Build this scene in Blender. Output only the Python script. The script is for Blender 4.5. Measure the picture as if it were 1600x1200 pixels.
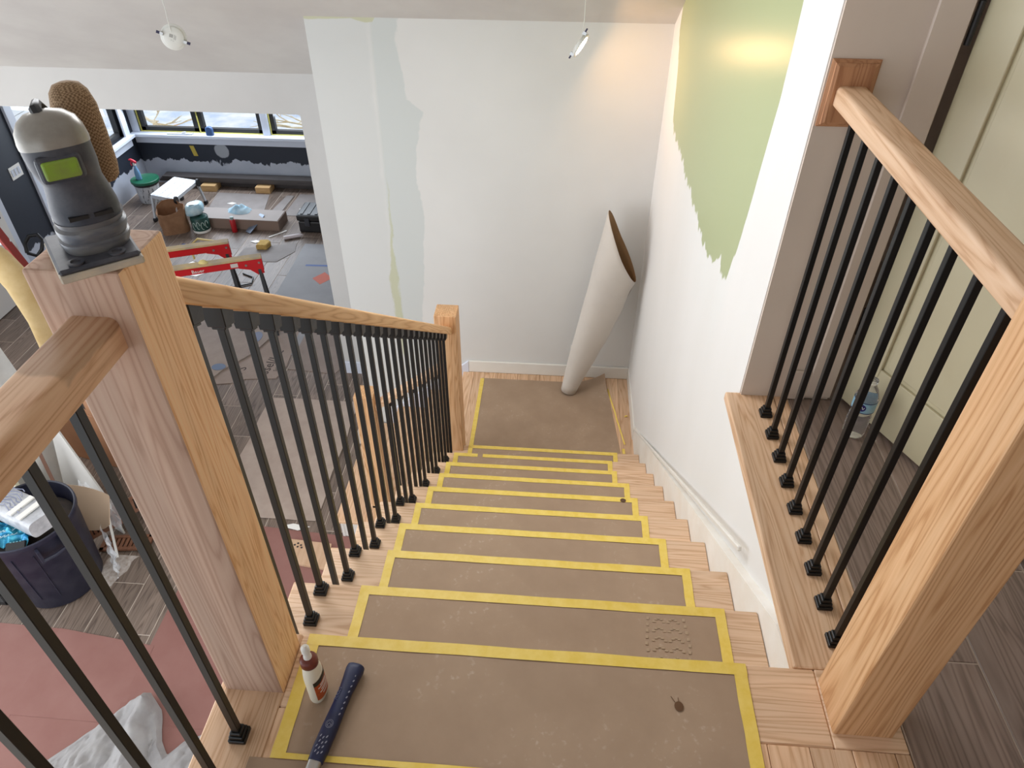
import bpy, bmesh, math, random
from mathutils import Vector, Matrix, noise

random.seed(7)
PI = math.pi
for o in list(bpy.data.objects):
    bpy.data.objects.remove(o, do_unlink=True)
scene = bpy.context.scene
COL = scene.collection

# ------------------------------------------------------------------ camera
cam_d = bpy.data.cameras.new('camera')
cam_d.sensor_width = 36.0
cam_d.lens = 1117.1 / 1600 * 36
cam_d.clip_start = 0.02
cam_d.clip_end = 200
cam = bpy.data.objects.new('camera', cam_d)
COL.objects.link(cam)
RT = Vector((0.99731, 0.07316, 0.00389)); UP = Vector((-0.04922, 0.62968, 0.77529)); FW = Vector((-0.05427, 0.77340, -0.63159))
cam.matrix_world = Matrix(((RT.x, UP.x, -FW.x, 0), (RT.y, UP.y, -FW.y, 0), (RT.z, UP.z, -FW.z, 1.458), (0, 0, 0, 1)))
scene.camera = cam

# ------------------------------------------------------------------ world, lights, exposure
world = bpy.data.worlds.new('overcast_sky')
scene.world = world
world.use_nodes = True
bg = world.node_tree.nodes['Background']
bg.inputs['Color'].default_value = (0.86, 0.93, 1.0, 1)
bg.inputs['Strength'].default_value = 1.5
scene.view_settings.view_transform = 'Standard'
scene.view_settings.look = 'None'
scene.view_settings.gamma = 1.0
scene.view_settings.use_curve_mapping = False
scene.view_settings.exposure = 0.12


def area(name, loc, direction, sx, sy, power, color, spread=180, shape='RECTANGLE'):
    d = bpy.data.lights.new(name, 'AREA')
    d.shape = shape
    d.size = sx
    d.size_y = sy
    d.energy = power
    d.color = color
    d.spread = math.radians(spread)
    o = bpy.data.objects.new(name, d)
    COL.objects.link(o)
    o.location = loc
    o.rotation_euler = Vector(direction).to_track_quat('-Z', 'Y').to_euler()
    return o


area('window_daylight_left', (-5.5, 1.9, -0.7), (1, 0.05, 0.04), 6.0, 3.2, 128, (0.97, 0.985, 1.0))
area('overhead_fill_light', (-1.25, 2.5, 1.55), (0.1, -0.54, -0.84), 1.8, 0.9, 42, (0.97, 0.985, 1.0))  # added overhead fill to brighten the treads, no window up there
area('window_daylight_far', (-4.4, 8.92, -1.3), (0.1, -1, -0.5), 2.4, 1.0, 62, (0.80, 0.89, 1.0))
LAMP_N = Vector((0.85, -0.29, -0.5)).normalized()
LAMP_C = Vector((0.068, 3.97, 0.485))
area('recessed_lamp_light', LAMP_C + LAMP_N * 0.02, LAMP_N, 0.1, 0.1, 2.0, (1.0, 0.52, 0.18), 178, 'DISK')


# ------------------------------------------------------------------ material helpers
def lin(c):
    return c / 12.92 if c <= 0.04045 else ((c + 0.055) / 1.055) ** 2.4


def rgb(r, g, b):
    return (lin(r / 255), lin(g / 255), lin(b / 255), 1)


class NT:
    def __init__(self, name):
        self.m = bpy.data.materials.new(name)
        self.m.use_nodes = True
        self.t = self.m.node_tree
        self.b = self.t.nodes['Principled BSDF']

    def n(self, kind, **kw):
        x = self.t.nodes.new(kind)
        for k, v in kw.items():
            if k in x.inputs:
                x.inputs[k].default_value = v
            else:
                setattr(x, k, v)
        return x

    def l(self, a, ao, b, bi):
        self.t.links.new(a.outputs[ao], b.inputs[bi])

    def coords(self, scale=(1, 1, 1), kind='Object'):
        tc = self.n('ShaderNodeTexCoord')
        mp = self.n('ShaderNodeMapping')
        mp.inputs['Scale'].default_value = scale
        self.l(tc, kind, mp, 'Vector')
        return mp

    def mix(self, fac, a, b, blend='MIX'):
        """fac/a/b: value, colour or (node, output)"""
        x = self.n('ShaderNodeMix', data_type='RGBA', blend_type=blend)
        for idx, v in ((0, fac), (6, a), (7, b)):
            if isinstance(v, tuple) and len(v) == 2 and hasattr(v[0], 'outputs'):
                self.t.links.new(v[0].outputs[v[1]], x.inputs[idx])
            else:
                x.inputs[idx].default_value = v
        return (x, 2)

    def math(self, op, a, b=None, clamp=False):
        x = self.n('ShaderNodeMath', operation=op)
        x.use_clamp = clamp
        for i, v in enumerate((a, b)):
            if v is None:
                continue
            if isinstance(v, tuple):
                self.t.links.new(v[0].outputs[v[1]], x.inputs[i])
            else:
                x.inputs[i].default_value = v
        return (x, 0)

    def color(self, c):
        if isinstance(c, tuple) and len(c) == 2:
            self.t.links.new(c[0].outputs[c[1]], self.b.inputs['Base Color'])
        else:
            self.b.inputs['Base Color'].default_value = c

    def bump(self, src, strength, dist=0.002):
        x = self.n('ShaderNodeBump')
        x.inputs['Strength'].default_value = strength
        x.inputs['Distance'].default_value = dist
        self.t.links.new(src[0].outputs[src[1]], x.inputs['Height'])
        self.l(x, 'Normal', self.b, 'Normal')

    def ramp(self, src, stops):
        x = self.n('ShaderNodeValToRGB')
        e = x.color_ramp.elements
        while len(e) < len(stops):
            e.new(0.5)
        for el, (p, c) in zip(e, stops):
            el.position = p
            el.color = c
        self.t.links.new(src[0].outputs[src[1]], x.inputs['Fac'])
        return (x, 0)


def basic(name, c, rough=0.5, metal=0.0, var=None, vscale=8, stretch=(1, 1, 1), bump=0.0, bscale=60, spec=0.5):
    m = NT(name)
    m.b.inputs['Roughness'].default_value = rough
    m.b.inputs['Metallic'].default_value = metal
    m.b.inputs['Specular IOR Level'].default_value = spec
    if var:
        mp = m.coords(stretch)
        nz = m.n('ShaderNodeTexNoise', Scale=vscale, Detail=6, Roughness=0.6)
        m.l(mp, 0, nz, 'Vector')
        r = m.ramp((nz, 0), [(0.35, c), (0.65, var)])
        m.color(r)
    else:
        m.color(c)
    if bump:
        mp = m.coords(stretch)
        nz = m.n('ShaderNodeTexNoise', Scale=bscale, Detail=4)
        m.l(mp, 0, nz, 'Vector')
        m.bump((nz, 0), bump)
    return m.m


def sstep(m, x, e0, e1):
    mr = m.n('ShaderNodeMapRange')
    mr.interpolation_type = 'SMOOTHSTEP'
    mr.inputs['From Min'].default_value = e0
    mr.inputs['From Max'].default_value = e1
    m.t.links.new(x[0].outputs[x[1]], mr.inputs['Value'])
    return (mr, 0)


def posxyz(m):
    g = m.n('ShaderNodeTexCoord')
    s = m.n('ShaderNodeSeparateXYZ')
    m.l(g, 'Object', s, 0)
    return g, (s, 0), (s, 1), (s, 2)


def noise_of(m, g, scale, stretch=(1, 1, 1), detail=4):
    mp = m.n('ShaderNodeMapping')
    mp.inputs['Scale'].default_value = stretch
    m.l(g, 'Object', mp, 0)
    n = m.n('ShaderNodeTexNoise', Scale=scale, Detail=detail, Roughness=0.6)
    m.l(mp, 0, n, 'Vector')
    return (n, 0)


def wood(name, c1, c2, c3, axis='x', rough=0.5, sc=1.0, per_object=0.0, pores=0.5, rot=None, patch=None):
    """oak: long cathedral bands along axis plus fine pores"""
    m = NT(name)
    m.b.inputs['Roughness'].default_value = rough
    m.b.inputs['Specular IOR Level'].default_value = 0.3
    i = 'xyz'.index(axis)
    s = [15 * sc] * 3
    s[i] = 0.8 * sc
    mp = m.coords(tuple(s))
    if rot:
        def turned(q):
            pre = m.n('ShaderNodeMapping')
            pre.inputs['Rotation'].default_value = rot
            src = q.inputs['Vector'].links[0].from_socket
            m.t.links.new(src, pre.inputs['Vector'])
            m.l(pre, 0, q, 'Vector')
        turned(mp)
    vec = (mp, 0)
    if per_object:
        oi = m.n('ShaderNodeObjectInfo')
        cx = m.n('ShaderNodeCombineXYZ')
        ml = m.math('MULTIPLY', (oi, 'Random'), 37.0)
        m.t.links.new(ml[0].outputs[0], cx.inputs[0]); m.t.links.new(ml[0].outputs[0], cx.inputs[1]); m.t.links.new(ml[0].outputs[0], cx.inputs[2])
        ad = m.n('ShaderNodeVectorMath', operation='ADD')
        m.l(mp, 0, ad, 0); m.l(cx, 0, ad, 1)
        vec = (ad, 0)
    n1 = m.n('ShaderNodeTexNoise', Scale=1.0, Detail=2, Roughness=0.5, Distortion=0.3)
    m.t.links.new(vec[0].outputs[vec[1]], n1.inputs['Vector'])
    # contour bands of a smooth field look like cathedral grain
    bands = m.math('FRACT', m.math('MULTIPLY', (n1, 0), 15.0))
    band = m.math('ABSOLUTE', m.math('SUBTRACT', bands, 0.5))
    s2 = [260 * sc] * 3
    s2[i] = 7 * sc
    mp2 = m.coords(tuple(s2))
    if rot:
        turned(mp2)
    n2 = m.n('ShaderNodeTexNoise', Scale=1.0, Detail=3, Roughness=0.7)
    m.l(mp2, 0, n2, 'Vector')
    f = m.math('ADD', m.math('MULTIPLY', band, 1.15), m.math('MULTIPLY', m.math('SUBTRACT', (n2, 0), 0.5), pores * 1.6), clamp=True)
    r = m.ramp(f, [(0.0, c3), (0.22, c2), (0.6, c1)])
    nb = m.n('ShaderNodeTexNoise', Scale=0.7, Detail=2)
    m.t.links.new(vec[0].outputs[vec[1]], nb.inputs['Vector'])
    tone = m.ramp((nb, 0), [(0.3, (0.86, 0.86, 0.86, 1)), (0.7, (1.08, 1.06, 1.04, 1))])
    col = m.mix(1.0, r, tone, 'MULTIPLY')
    if per_object:
        oi2 = m.n('ShaderNodeObjectInfo')
        lo, hi = 1 - per_object, 1 + per_object
        rr = m.ramp((oi2, 'Random'), [(0, (lo, lo, lo, 1)), (1, (hi, hi, hi, 1))])
        col = m.mix(1.0, col, rr, 'MULTIPLY')
    if patch:
        g, x, y, z = posxyz(m)
        nz = noise_of(m, g, 14, detail=3)
        pm = sstep(m, m.math('SUBTRACT', m.math('ADD', y, m.math('MULTIPLY', m.math('SUBTRACT', nz, 0.5), 0.05)), patch[0]), -.004, .006)
        pm = m.math('MULTIPLY', pm, sstep(m, m.math('SUBTRACT', m.math('ADD', z, m.math('MULTIPLY', m.math('SUBTRACT', nz, 0.5), 0.02)), patch[1]), -.003, .003))
        col = m.mix(m.math('MULTIPLY', pm, .8), col, m.mix(1.0, col, patch[2], 'MULTIPLY'))
    m.color(col)
    m.bump(f, 0.05, 0.001)
    return m.m


def curve_node(m, src, lo, hi, vlo, vhi, pts):
    """piecewise curve of src: maps src in lo..hi to a value in vlo..vhi through (s, v) points"""
    a = m.math('DIVIDE', m.math('SUBTRACT', src, lo), hi - lo)
    fc = m.n('ShaderNodeFloatCurve')
    c = fc.mapping.curves[0]
    P = sorted(((s - lo) / (hi - lo), (v - vlo) / (vhi - vlo)) for s, v in pts)
    while len(c.points) < len(P):
        c.points.new(0.5, 0.5)
    for q, (s, v) in zip(c.points, P):
        q.location = (s, v)
        q.handle_type = 'VECTOR'
    fc.mapping.update()
    m.t.links.new(a[0].outputs[0], fc.inputs['Value'])
    return m.math('ADD', m.math('MULTIPLY', (fc, 0), vhi - vlo), vlo)


# ------------------------------------------------------------------ mesh helpers
class MB:
    def __init__(self):
        self.v = []
        self.f = []
        self.mi = []
        self.sm = []

    def add(self, verts, faces, mi=0, smooth=False):
        o = len(self.v)
        self.v += [Vector(v) for v in verts]
        for f in faces:
            self.f.append([o + i for i in f])
            self.mi.append(mi)
            self.sm.append(smooth)
        return self

    def box(self, x0, x1, y0, y1, z0, z1, mi=0):
        vs = [(x, y, z) for z in (z0, z1) for y in (y0, y1) for x in (x0, x1)]
        return self.add(vs, [(0, 2, 3, 1), (4, 5, 7, 6), (0, 1, 5, 4), (2, 6, 7, 3), (0, 4, 6, 2), (1, 3, 7, 5)], mi)

    def obox(self, c, ax, ay, az, hx, hy, hz, mi=0):
        c = Vector(c)
        vs = [c + Vector(ax) * (sx * hx) + Vector(ay) * (sy * hy) + Vector(az) * (sz * hz) for sz in (-1, 1) for sy in (-1, 1) for sx in (-1, 1)]
        return self.add(vs, [(0, 2, 3, 1), (4, 5, 7, 6), (0, 1, 5, 4), (2, 6, 7, 3), (0, 4, 6, 2), (1, 3, 7, 5)], mi)

    def beam(self, a, b, w, h, up=(0, 0, 1), mi=0):
        a, b = Vector(a), Vector(b)
        d = (b - a).normalized()
        s = d.cross(Vector(up)).normalized()
        u = s.cross(d)
        return self.obox((a + b) / 2, d, s, u, (b - a).length / 2, w / 2, h / 2, mi)

    def prism(self, poly, axis, a, b, mi=0):
        """poly: 2d points; extruded along axis from a to b (poly in the two other axes in xyz order)"""
        i = 'xyz'.index(axis)

        def mk(p, t):
            q = list(p)
            q.insert(i, t)
            return q
        n = len(poly)
        vs = [mk(p, a) for p in poly] + [mk(p, b) for p in poly]
        fs = [list(range(n))[::-1], list(range(n, 2 * n))] + [(k, (k + 1) % n, n + (k + 1) % n, n + k) for k in range(n)]
        return self.add(vs, fs, mi)

    def loft(self, rings, mi=0, cap0=True, cap1=True, smooth=True, closed=True):
        n = len(rings[0])
        o = [v for r in rings for v in r]
        fs = []
        for k in range(len(rings) - 1):
            for j in range(n if closed else n - 1):
                fs.append((k * n + j, k * n + (j + 1) % n, (k + 1) * n + (j + 1) % n, (k + 1) * n + j))
        self.add(o, fs, mi, smooth)
        base = len(self.v) - len(o)
        if cap0:
            self.f.append([base + j for j in range(n)][::-1]); self.mi.append(mi); self.sm.append(False)
        if cap1:
            self.f.append([base + (len(rings) - 1) * n + j for j in range(n)]); self.mi.append(mi); self.sm.append(False)
        return self

    def lathe(self, prof, c=(0, 0, 0), seg=24, mi=0, cap0=True, cap1=True, smooth=True, sx=1.0, sy=1.0):
        c = Vector(c)
        rings = [[c + Vector((r * sx * math.cos(t), r * sy * math.sin(t), z)) for t in [2 * PI * k / seg for k in range(seg)]] for r, z in prof]
        return self.loft(rings, mi, cap0, cap1, smooth)

    def tube(self, path, r, seg=8, mi=0, caps=True):
        path = [Vector(p) for p in path]
        rings = []
        nrm = None
        for k, p in enumerate(path):
            d = (path[min(k + 1, len(path) - 1)] - path[max(k - 1, 0)]).normalized()
            if nrm is None:
                nrm = d.orthogonal().normalized()
            else:
                nrm = (nrm - d * nrm.dot(d)).normalized()
            bn = d.cross(nrm)
            rr = r[k] if isinstance(r, (list, tuple)) else r
            rings.append([p + nrm * (rr * math.cos(2 * PI * j / seg)) + bn * (rr * math.sin(2 * PI * j / seg)) for j in range(seg)])
        return self.loft(rings, mi, caps, caps)

    def grid(self, fn, nu, nv, mi=0, smooth=True):
        vs = [fn(i / nu, j / nv) for j in range(nv + 1) for i in range(nu + 1)]
        fs = [(j * (nu + 1) + i, j * (nu + 1) + i + 1, (j + 1) * (nu + 1) + i + 1, (j + 1) * (nu + 1) + i) for j in range(nv) for i in range(nu)]
        return self.add(vs, fs, mi, smooth)

    def mesh(self, name, mats, shift=Vector((0, 0, 0)), bevel=0.0, seg=1, solid=0.0):
        me = bpy.data.meshes.new(name)
        me.from_pydata([v - shift for v in self.v], [], self.f)
        for m in (mats if isinstance(mats, (list, tuple)) else [mats]):
            me.materials.append(m)
        me.polygons.foreach_set('material_index', self.mi)
        me.polygons.foreach_set('use_smooth', self.sm)
        bm = bmesh.new()
        bm.from_mesh(me)
        bmesh.ops.recalc_face_normals(bm, faces=bm.faces)
        if solid:
            bm.normal_update()
            nr = {v: v.normal.copy() for v in bm.verts}
            ex = bmesh.ops.extrude_face_region(bm, geom=bm.faces[:], use_keep_orig=True)
            nv = [g for g in ex['geom'] if isinstance(g, bmesh.types.BMVert)]
            bm.normal_update()
            for v in nv:
                v.co -= v.normal * solid
            bmesh.ops.recalc_face_normals(bm, faces=bm.faces)
        if bevel:
            ed = [e for e in bm.edges if len(e.link_faces) == 2 and e.calc_face_angle(0) > 0.6]
            bmesh.ops.bevel(bm, geom=ed, offset=bevel, offset_type='OFFSET', segments=seg, profile=0.5, affect='EDGES', clamp_overlap=True)
        for e in bm.edges:
            if len(e.link_faces) == 2 and e.calc_face_angle(0) > 0.75:
                e.smooth = False
        bm.to_mesh(me)
        bm.free()
        me.update()
        return me


def origin(o):
    p = Vector((0, 0, 0))
    while o is not None:
        p += o.location
        o = o.parent
    return p


def thing(name, label, cat, loc=(0, 0, 0), group=None):
    o = bpy.data.objects.new(name, None)
    o.empty_display_size = 0.05
    COL.objects.link(o)
    o.location = loc
    tag(o, label, cat, group)
    return o


def tag(o, label, cat, group=None, kind=None):
    if label:
        o['label'] = label
    if cat:
        o['category'] = cat
    if group:
        o['group'] = group
    if kind:
        o['kind'] = kind
    return o


def part(name, mb, mats, parent=None, bevel=0.0, seg=1, solid=0.0, label=None, kind=None, at=None):
    """world-space mesh builder to an object; under a parent its origin is the parent's, else at"""
    sh = origin(parent) if parent else Vector(at or (0, 0, 0))
    o = bpy.data.objects.new(name, mb.mesh(name, mats, sh, bevel, seg, solid))
    COL.objects.link(o)
    if parent:
        o.parent = parent
    elif at:
        o.location = at
    if label:
        o['label'] = label
    if kind:
        o['kind'] = kind
    return o


def solo(name, mb, mats, at, label, cat, group=None, kind=None, **kw):
    o = part(name, mb, mats, None, at=at, **kw)
    return tag(o, label, cat, group, kind)


def struct(name, mb, mats, parent=None, at=None, **kw):
    o = part(name, mb, mats, parent, at=at, **kw)
    if not parent:
        o['kind'] = 'structure'
    return o


def link_copy(src, parent, loc):
    c = src.copy()
    COL.objects.link(c)
    c.parent = parent
    c.location = loc
    return c


def text_mb(s, size, origin_, ux, uy, depth=0.0006):
    """lettering as a thin mesh laid in the plane ux, uy at origin_"""
    cu = bpy.data.curves.new('lettering', 'FONT')
    cu.body = s
    cu.size = size
    cu.extrude = depth
    cu.resolution_u = 2
    ob = bpy.data.objects.new('lettering', cu)
    COL.objects.link(ob)
    dg = bpy.context.evaluated_depsgraph_get()
    me = bpy.data.meshes.new_from_object(ob.evaluated_get(dg))
    ux, uy = Vector(ux).normalized(), Vector(uy).normalized()
    uz = ux.cross(uy)
    mb = MB()
    mb.add([Vector(origin_) + ux * v.co.x + uy * v.co.y + uz * (v.co.z + depth) for v in me.vertices], [list(p.vertices) for p in me.polygons])
    bpy.data.objects.remove(ob, do_unlink=True)
    bpy.data.meshes.remove(me)
    bpy.data.curves.remove(cu)
    return mb


def superring(c, ux, uy, rx, ry, n=24, e=2.0):
    c, ux, uy = Vector(c), Vector(ux), Vector(uy)
    r = []
    for k in range(n):
        t = 2 * PI * k / n
        ct, st = math.cos(t), math.sin(t)
        r.append(c + ux * (rx * math.copysign(abs(ct) ** (2 / e), ct)) + uy * (ry * math.copysign(abs(st) ** (2 / e), st)))
    return r


def crumple(v, amp, sc, seed=0):
    return amp * noise.noise(Vector((v[0] * sc + seed, v[1] * sc - seed, v[2] * sc + seed * 2)))


# ------------------------------------------------------------------ materials
OAK1, OAK2, OAK3 = rgb(226, 192, 160), rgb(218, 181, 147), rgb(200, 160, 125)
oak_x = wood('oak_grain_x', OAK1, OAK2, OAK3, 'x')
oak_y = wood('oak_grain_y', OAK1, OAK2, OAK3, 'y')
oak_z = wood('oak_grain_z', rgb(222, 180, 138), rgb(212, 167, 123), rgb(190, 142, 98), 'z')
oak_strip = wood('oak_floor_strip', OAK1, OAK2, OAK3, 'y', per_object=0.1)
oak_tread = wood('oak_tread', rgb(230, 198, 168), rgb(222, 188, 156), rgb(204, 166, 132), 'x', per_object=0.04)
oak_rail = wood('oak_rail', rgb(222, 180, 136), rgb(212, 166, 120), rgb(190, 142, 96), 'y')
oak_slope = wood('oak_sloped_rail', rgb(232, 190, 142), rgb(223, 177, 128), rgb(203, 153, 104), 'y', rot=(math.atan(.728), 0, 0))
oak_shaded = wood('oak_newel_shaded', rgb(200, 170, 150), rgb(193, 161, 141), rgb(178, 145, 125), 'z', rough=0.75, pores=0.3)  # newel oak as it looks in shade, shade put into the colour
black_iron = basic('black_iron', rgb(15, 15, 16), 0.38, 0.0, spec=0.4)
kraft = NT('brown_floor_paper')
_g, _x, _y, _z = posxyz(kraft)
_n1 = noise_of(kraft, _g, 5.0, detail=5)
_n2 = noise_of(kraft, _g, 60.0, detail=3)
_base = kraft.ramp(_n1, [(0.3, rgb(158, 133, 110)), (0.7, rgb(172, 147, 123))])
_dust = kraft.math('MULTIPLY', sstep(kraft, _n2, 0.56, 0.75), sstep(kraft, _n1, 0.45, 0.68))
kraft.color(kraft.mix(kraft.math('MULTIPLY', _dust, 0.5), _base, rgb(206, 190, 174)))
kraft.b.inputs['Roughness'].default_value = 0.75
kraft = kraft.m
tape_mat = basic('yellow_tape', rgb(232, 200, 84), 0.5, var=rgb(240, 212, 112), vscale=30)
shoe_dust = basic('pale_shoe_dust', rgb(176, 153, 128), 0.9)
white_paint = basic('white_trim_paint', rgb(232, 229, 222), 0.4, var=rgb(226, 222, 214), vscale=4)
skirt_paint = basic('skirt_board_primer', rgb(244, 242, 236), 0.5, var=rgb(236, 229, 218), vscale=5)
taupe = basic('taupe_wall_paint', rgb(214, 199, 186), 0.6, var=rgb(208, 193, 180), vscale=3)
door_cream = basic('cream_door_paint', rgb(205, 196, 164), 0.35, var=rgb(200, 190, 158), vscale=3)
navy = basic('navy_wall_paint', rgb(34, 40, 52), 0.5)
ceil_mat = basic('ceiling_plaster', rgb(205, 202, 197), 0.8, var=rgb(196, 192, 188), vscale=2.2)
header_mat = basic('header_plaster', rgb(200, 198, 195), 0.8, var=rgb(194, 192, 189), vscale=1.5)
tile_brown = wood('wood_look_tile', rgb(134, 119, 108), rgb(121, 106, 96), rgb(96, 83, 75), 'y', rough=0.4, per_object=0.16, pores=0.25)
tile_dark = wood('upper_hall_tile', rgb(154, 136, 126), rgb(142, 124, 114), rgb(122, 106, 97), 'y', rough=0.42, per_object=0.08, pores=0.2)
grout = basic('tile_grout', rgb(196, 182, 168), 0.9)
rosin = basic('red_rosin_paper', rgb(138, 94, 86), 0.8, var=rgb(146, 104, 96), vscale=3)
ramboard = basic('floor_board_paper', rgb(164, 146, 134), 0.7, var=rgb(176, 159, 147), vscale=6)
board_gray = basic('grey_board_paper', rgb(128, 120, 116), 0.7, var=rgb(140, 132, 128), vscale=5)
cardboard = basic('brown_cardboard', rgb(190, 140, 104), 0.8, var=rgb(178, 128, 94), vscale=4)
ink = basic('black_ink', rgb(58, 48, 46), 0.8)
white_plastic = basic('white_plastic', rgb(236, 234, 228), 0.35)
steel = basic('brushed_steel', rgb(190, 190, 188), 0.3, 1.0)
alu = basic('aluminium', rgb(206, 210, 214), 0.4, 0.6)
black_plastic = basic('black_plastic', rgb(30, 30, 32), 0.45)
red_paint = basic('red_enamel', rgb(200, 26, 34), 0.4)
pine = basic('pine_lumber', rgb(214, 176, 124), 0.7, var=rgb(200, 160, 108), vscale=5, stretch=(1, 6, 6))

# ------------------------------------------------------------------ setting: walls, ceiling, floors
ZG = -2.66
Y0, RUN, RISE = 0.8586, 0.2652, 0.19
XR, XL = 0.571, -0.672


def back_wall_mat():
    m = NT('back_wall_plaster')
    g, x, y, z = posxyz(m)
    nb = noise_of(m, g, 1.6, detail=3)
    col = m.ramp(nb, [(0.3, rgb(216, 215, 212)), (0.7, rgb(221, 220, 217))])
    e1 = noise_of(m, g, 9.0, (1, 1, 0.5), 5)
    jit = m.math('MULTIPLY', m.math('SUBTRACT', e1, 0.5), 0.09)
    xj = m.math('ADD', x, jit)
    left = curve_node(m, z, -1.5, 0.6, -1.3, -0.7, [(-1.5, -1.11), (-0.5, -1.12), (0.6, -1.1)])
    right = curve_node(m, z, -1.5, 0.6, -1.3, -0.7, [(-1.5, -0.95), (-1.29, -0.92), (-0.93, -0.91), (-0.65, -0.87), (-0.47, -0.9), (-0.18, -0.89), (0.03, -0.83), (0.1, -0.92), (0.24, -0.94), (0.42, -0.96), (0.6, -0.94)])
    band = m.math('MULTIPLY', sstep(m, m.math('SUBTRACT', x, left), -0.01, 0.02), sstep(m, m.math('SUBTRACT', right, xj), -0.006, 0.008))
    col = m.mix(m.math('MULTIPLY', band, 0.8), col, rgb(199, 204, 202))
    lgray = sstep(m, m.math('SUBTRACT', left, xj), -0.02, 0.03)
    col = m.mix(m.math('MULTIPLY', lgray, 0.75), col, rgb(205, 207, 205))
    # old green paint still showing along the joint
    gx = curve_node(m, z, -1.6, 0.0, -1.3, -0.9, [(-1.6, -1.115), (-1.3, -1.125), (-1.05, -1.115), (-0.6, -1.105), (0, -1.1)])
    gw = curve_node(m, z, -1.6, 0.0, 0.0, 0.06, [(-1.6, 0.018), (-1.3, 0.03), (-1.12, 0.03), (-0.9, 0.014), (-0.5, 0.006), (-0.35, 0.0), (0, 0)])
    gd = m.math('ABSOLUTE', m.math('SUBTRACT', xj, gx))
    gm = sstep(m, m.math('SUBTRACT', gw, gd), -0.004, 0.012)
    col = m.mix(m.math('MULTIPLY', gm, 0.75), col, rgb(188, 190, 154))
    # unpainted strip right under the ceiling
    top = curve_node(m, x, -1.5, 0.6, 0.4, 0.6, [(-1.5, 0.525), (-1.42, 0.52), (-1.2, 0.528), (-1.12, 0.508), (-1.08, 0.512), (-1.06, 0.545), (0.6, 0.55)])
    tm = sstep(m, m.math('SUBTRACT', m.math('ADD', z, m.math('MULTIPLY', jit, 0.15)), top), -0.003, 0.004)
    col = m.mix(tm, col, rgb(196, 196, 168))
    m.color(col)
    m.b.inputs['Roughness'].default_value = 0.65
    fb = noise_of(m, g, 140, detail=2)
    m.bump(fb, 0.06, 0.001)
    return m.m


def right_wall_mat():
    m = NT('right_wall_white_and_green')
    g, x, y, z = posxyz(m)
    nb = noise_of(m, g, 2.0, (1, 1, 0.4), 4)
    col = m.ramp(nb, [(0.3, rgb(227, 225, 221)), (0.7, rgb(232, 230, 227))])
    streak = noise_of(m, g, 16.0, (1, 1, 0.12), 5)
    jit = m.math('MULTIPLY', m.math('SUBTRACT', streak, 0.5), 0.13)
    jz = m.math('MULTIPLY', m.math('SUBTRACT', streak, 0.5), 0.30)
    # lower edge of the green: z limit as a curve of y (brush ends), plus the two side limits
    lowz = curve_node(m, y, 2.0, 4.3, 0.0, 1.3, [(2.0, 1.3), (2.08, 0.9), (2.12, 0.62), (2.15, 0.42), (2.18, 0.28), (2.23, 0.17), (2.29, 0.14), (2.36, 0.17), (2.45, 0.09), (2.62, 0.07), (2.99, 0.085), (3.49, 0.12), (3.78, 0.12), (3.86, 0.16), (3.95, 0.42), (4.05, 0.54), (4.3, 0.6)])
    d = m.math('SUBTRACT', m.math('ADD', z, m.math('MULTIPLY', jz, 0.6)), lowz)
    yj = m.math('ADD', y, m.math('MULTIPLY', jit, 0.25))
    side = m.math('MULTIPLY', sstep(m, m.math('SUBTRACT', yj, 2.09), -0.003, 0.004), sstep(m, m.math('SUBTRACT', 4.06, yj), -0.004, 0.006))
    gm = m.math('MULTIPLY', sstep(m, d, -0.004, 0.006), side)
    # thin cloudy coat near the edge of the green
    veil = m.math('MULTIPLY', sstep(m, d, -0.42, -0.02), 0.35)
    col = m.mix(m.math('MULTIPLY', veil, streak), col, rgb(222, 228, 226))
    col = m.mix(gm, col, rgb(172, 181, 136))
    m.color(col)
    rr = m.n('ShaderNodeMix', data_type='FLOAT')
    m.t.links.new(gm[0].outputs[gm[1]], rr.inputs[0])
    rr.inputs[2].default_value = 0.6
    rr.inputs[3].default_value = 0.3
    m.t.links.new(rr.outputs[0], m.b.inputs['Roughness'])
    fb = noise_of(m, g, 120, detail=2)
    m.bump(fb, 0.1, 0.001)
    return m.m


def far_wall_mat():
    m = NT('navy_and_white_far_wall')
    g, x, y, z = posxyz(m)
    e = noise_of(m, g, 7.0, (1, 1, 0.5), 5)
    edge = m.math('ADD', -2.34, m.math('MULTIPLY', m.math('SUBTRACT', e, 0.5), 0.28))
    wm = sstep(m, m.math('SUBTRACT', edge, z), -0.008, 0.008)
    n2 = noise_of(m, g, 3.0)
    lo = m.ramp(n2, [(0.3, rgb(176, 182, 194)), (0.7, rgb(190, 194, 204))])
    sm1 = m.math('MULTIPLY', m.math('ABSOLUTE', m.math('ADD', x, 4.56)), 1.0)
    blob = m.math('ADD', m.math('POWER', m.math('DIVIDE', sm1, 0.10), 2.0), m.math('POWER', m.math('DIVIDE', m.math('ADD', z, 2.19), 0.1), 2.0))
    bm_ = sstep(m, m.math('ADD', blob, m.math('MULTIPLY', m.math('SUBTRACT', e, 0.5), 1.2)), 1.1, 0.8)
    col = m.mix(wm, rgb(34, 40, 52), lo)
    col = m.mix(m.math('MULTIPLY', bm_, 0.85), col, rgb(170, 174, 180))
    m.color(col)
    m.b.inputs['Roughness'].default_value = 0.55
    return m.m


def ceil_z(y):
    return 0.535 + 0.65 * (4.25 - y)


# back wall of the stairwell: a solid block reaching back to the header wall
struct('wall_back', MB().prism([(4.25, ZG - .05), (5.1, ZG - .05), (5.1, ceil_z(5.1) + .02), (4.25, ceil_z(4.25) + .02)], 'x', -1.465, 0.72), back_wall_mat())
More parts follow.
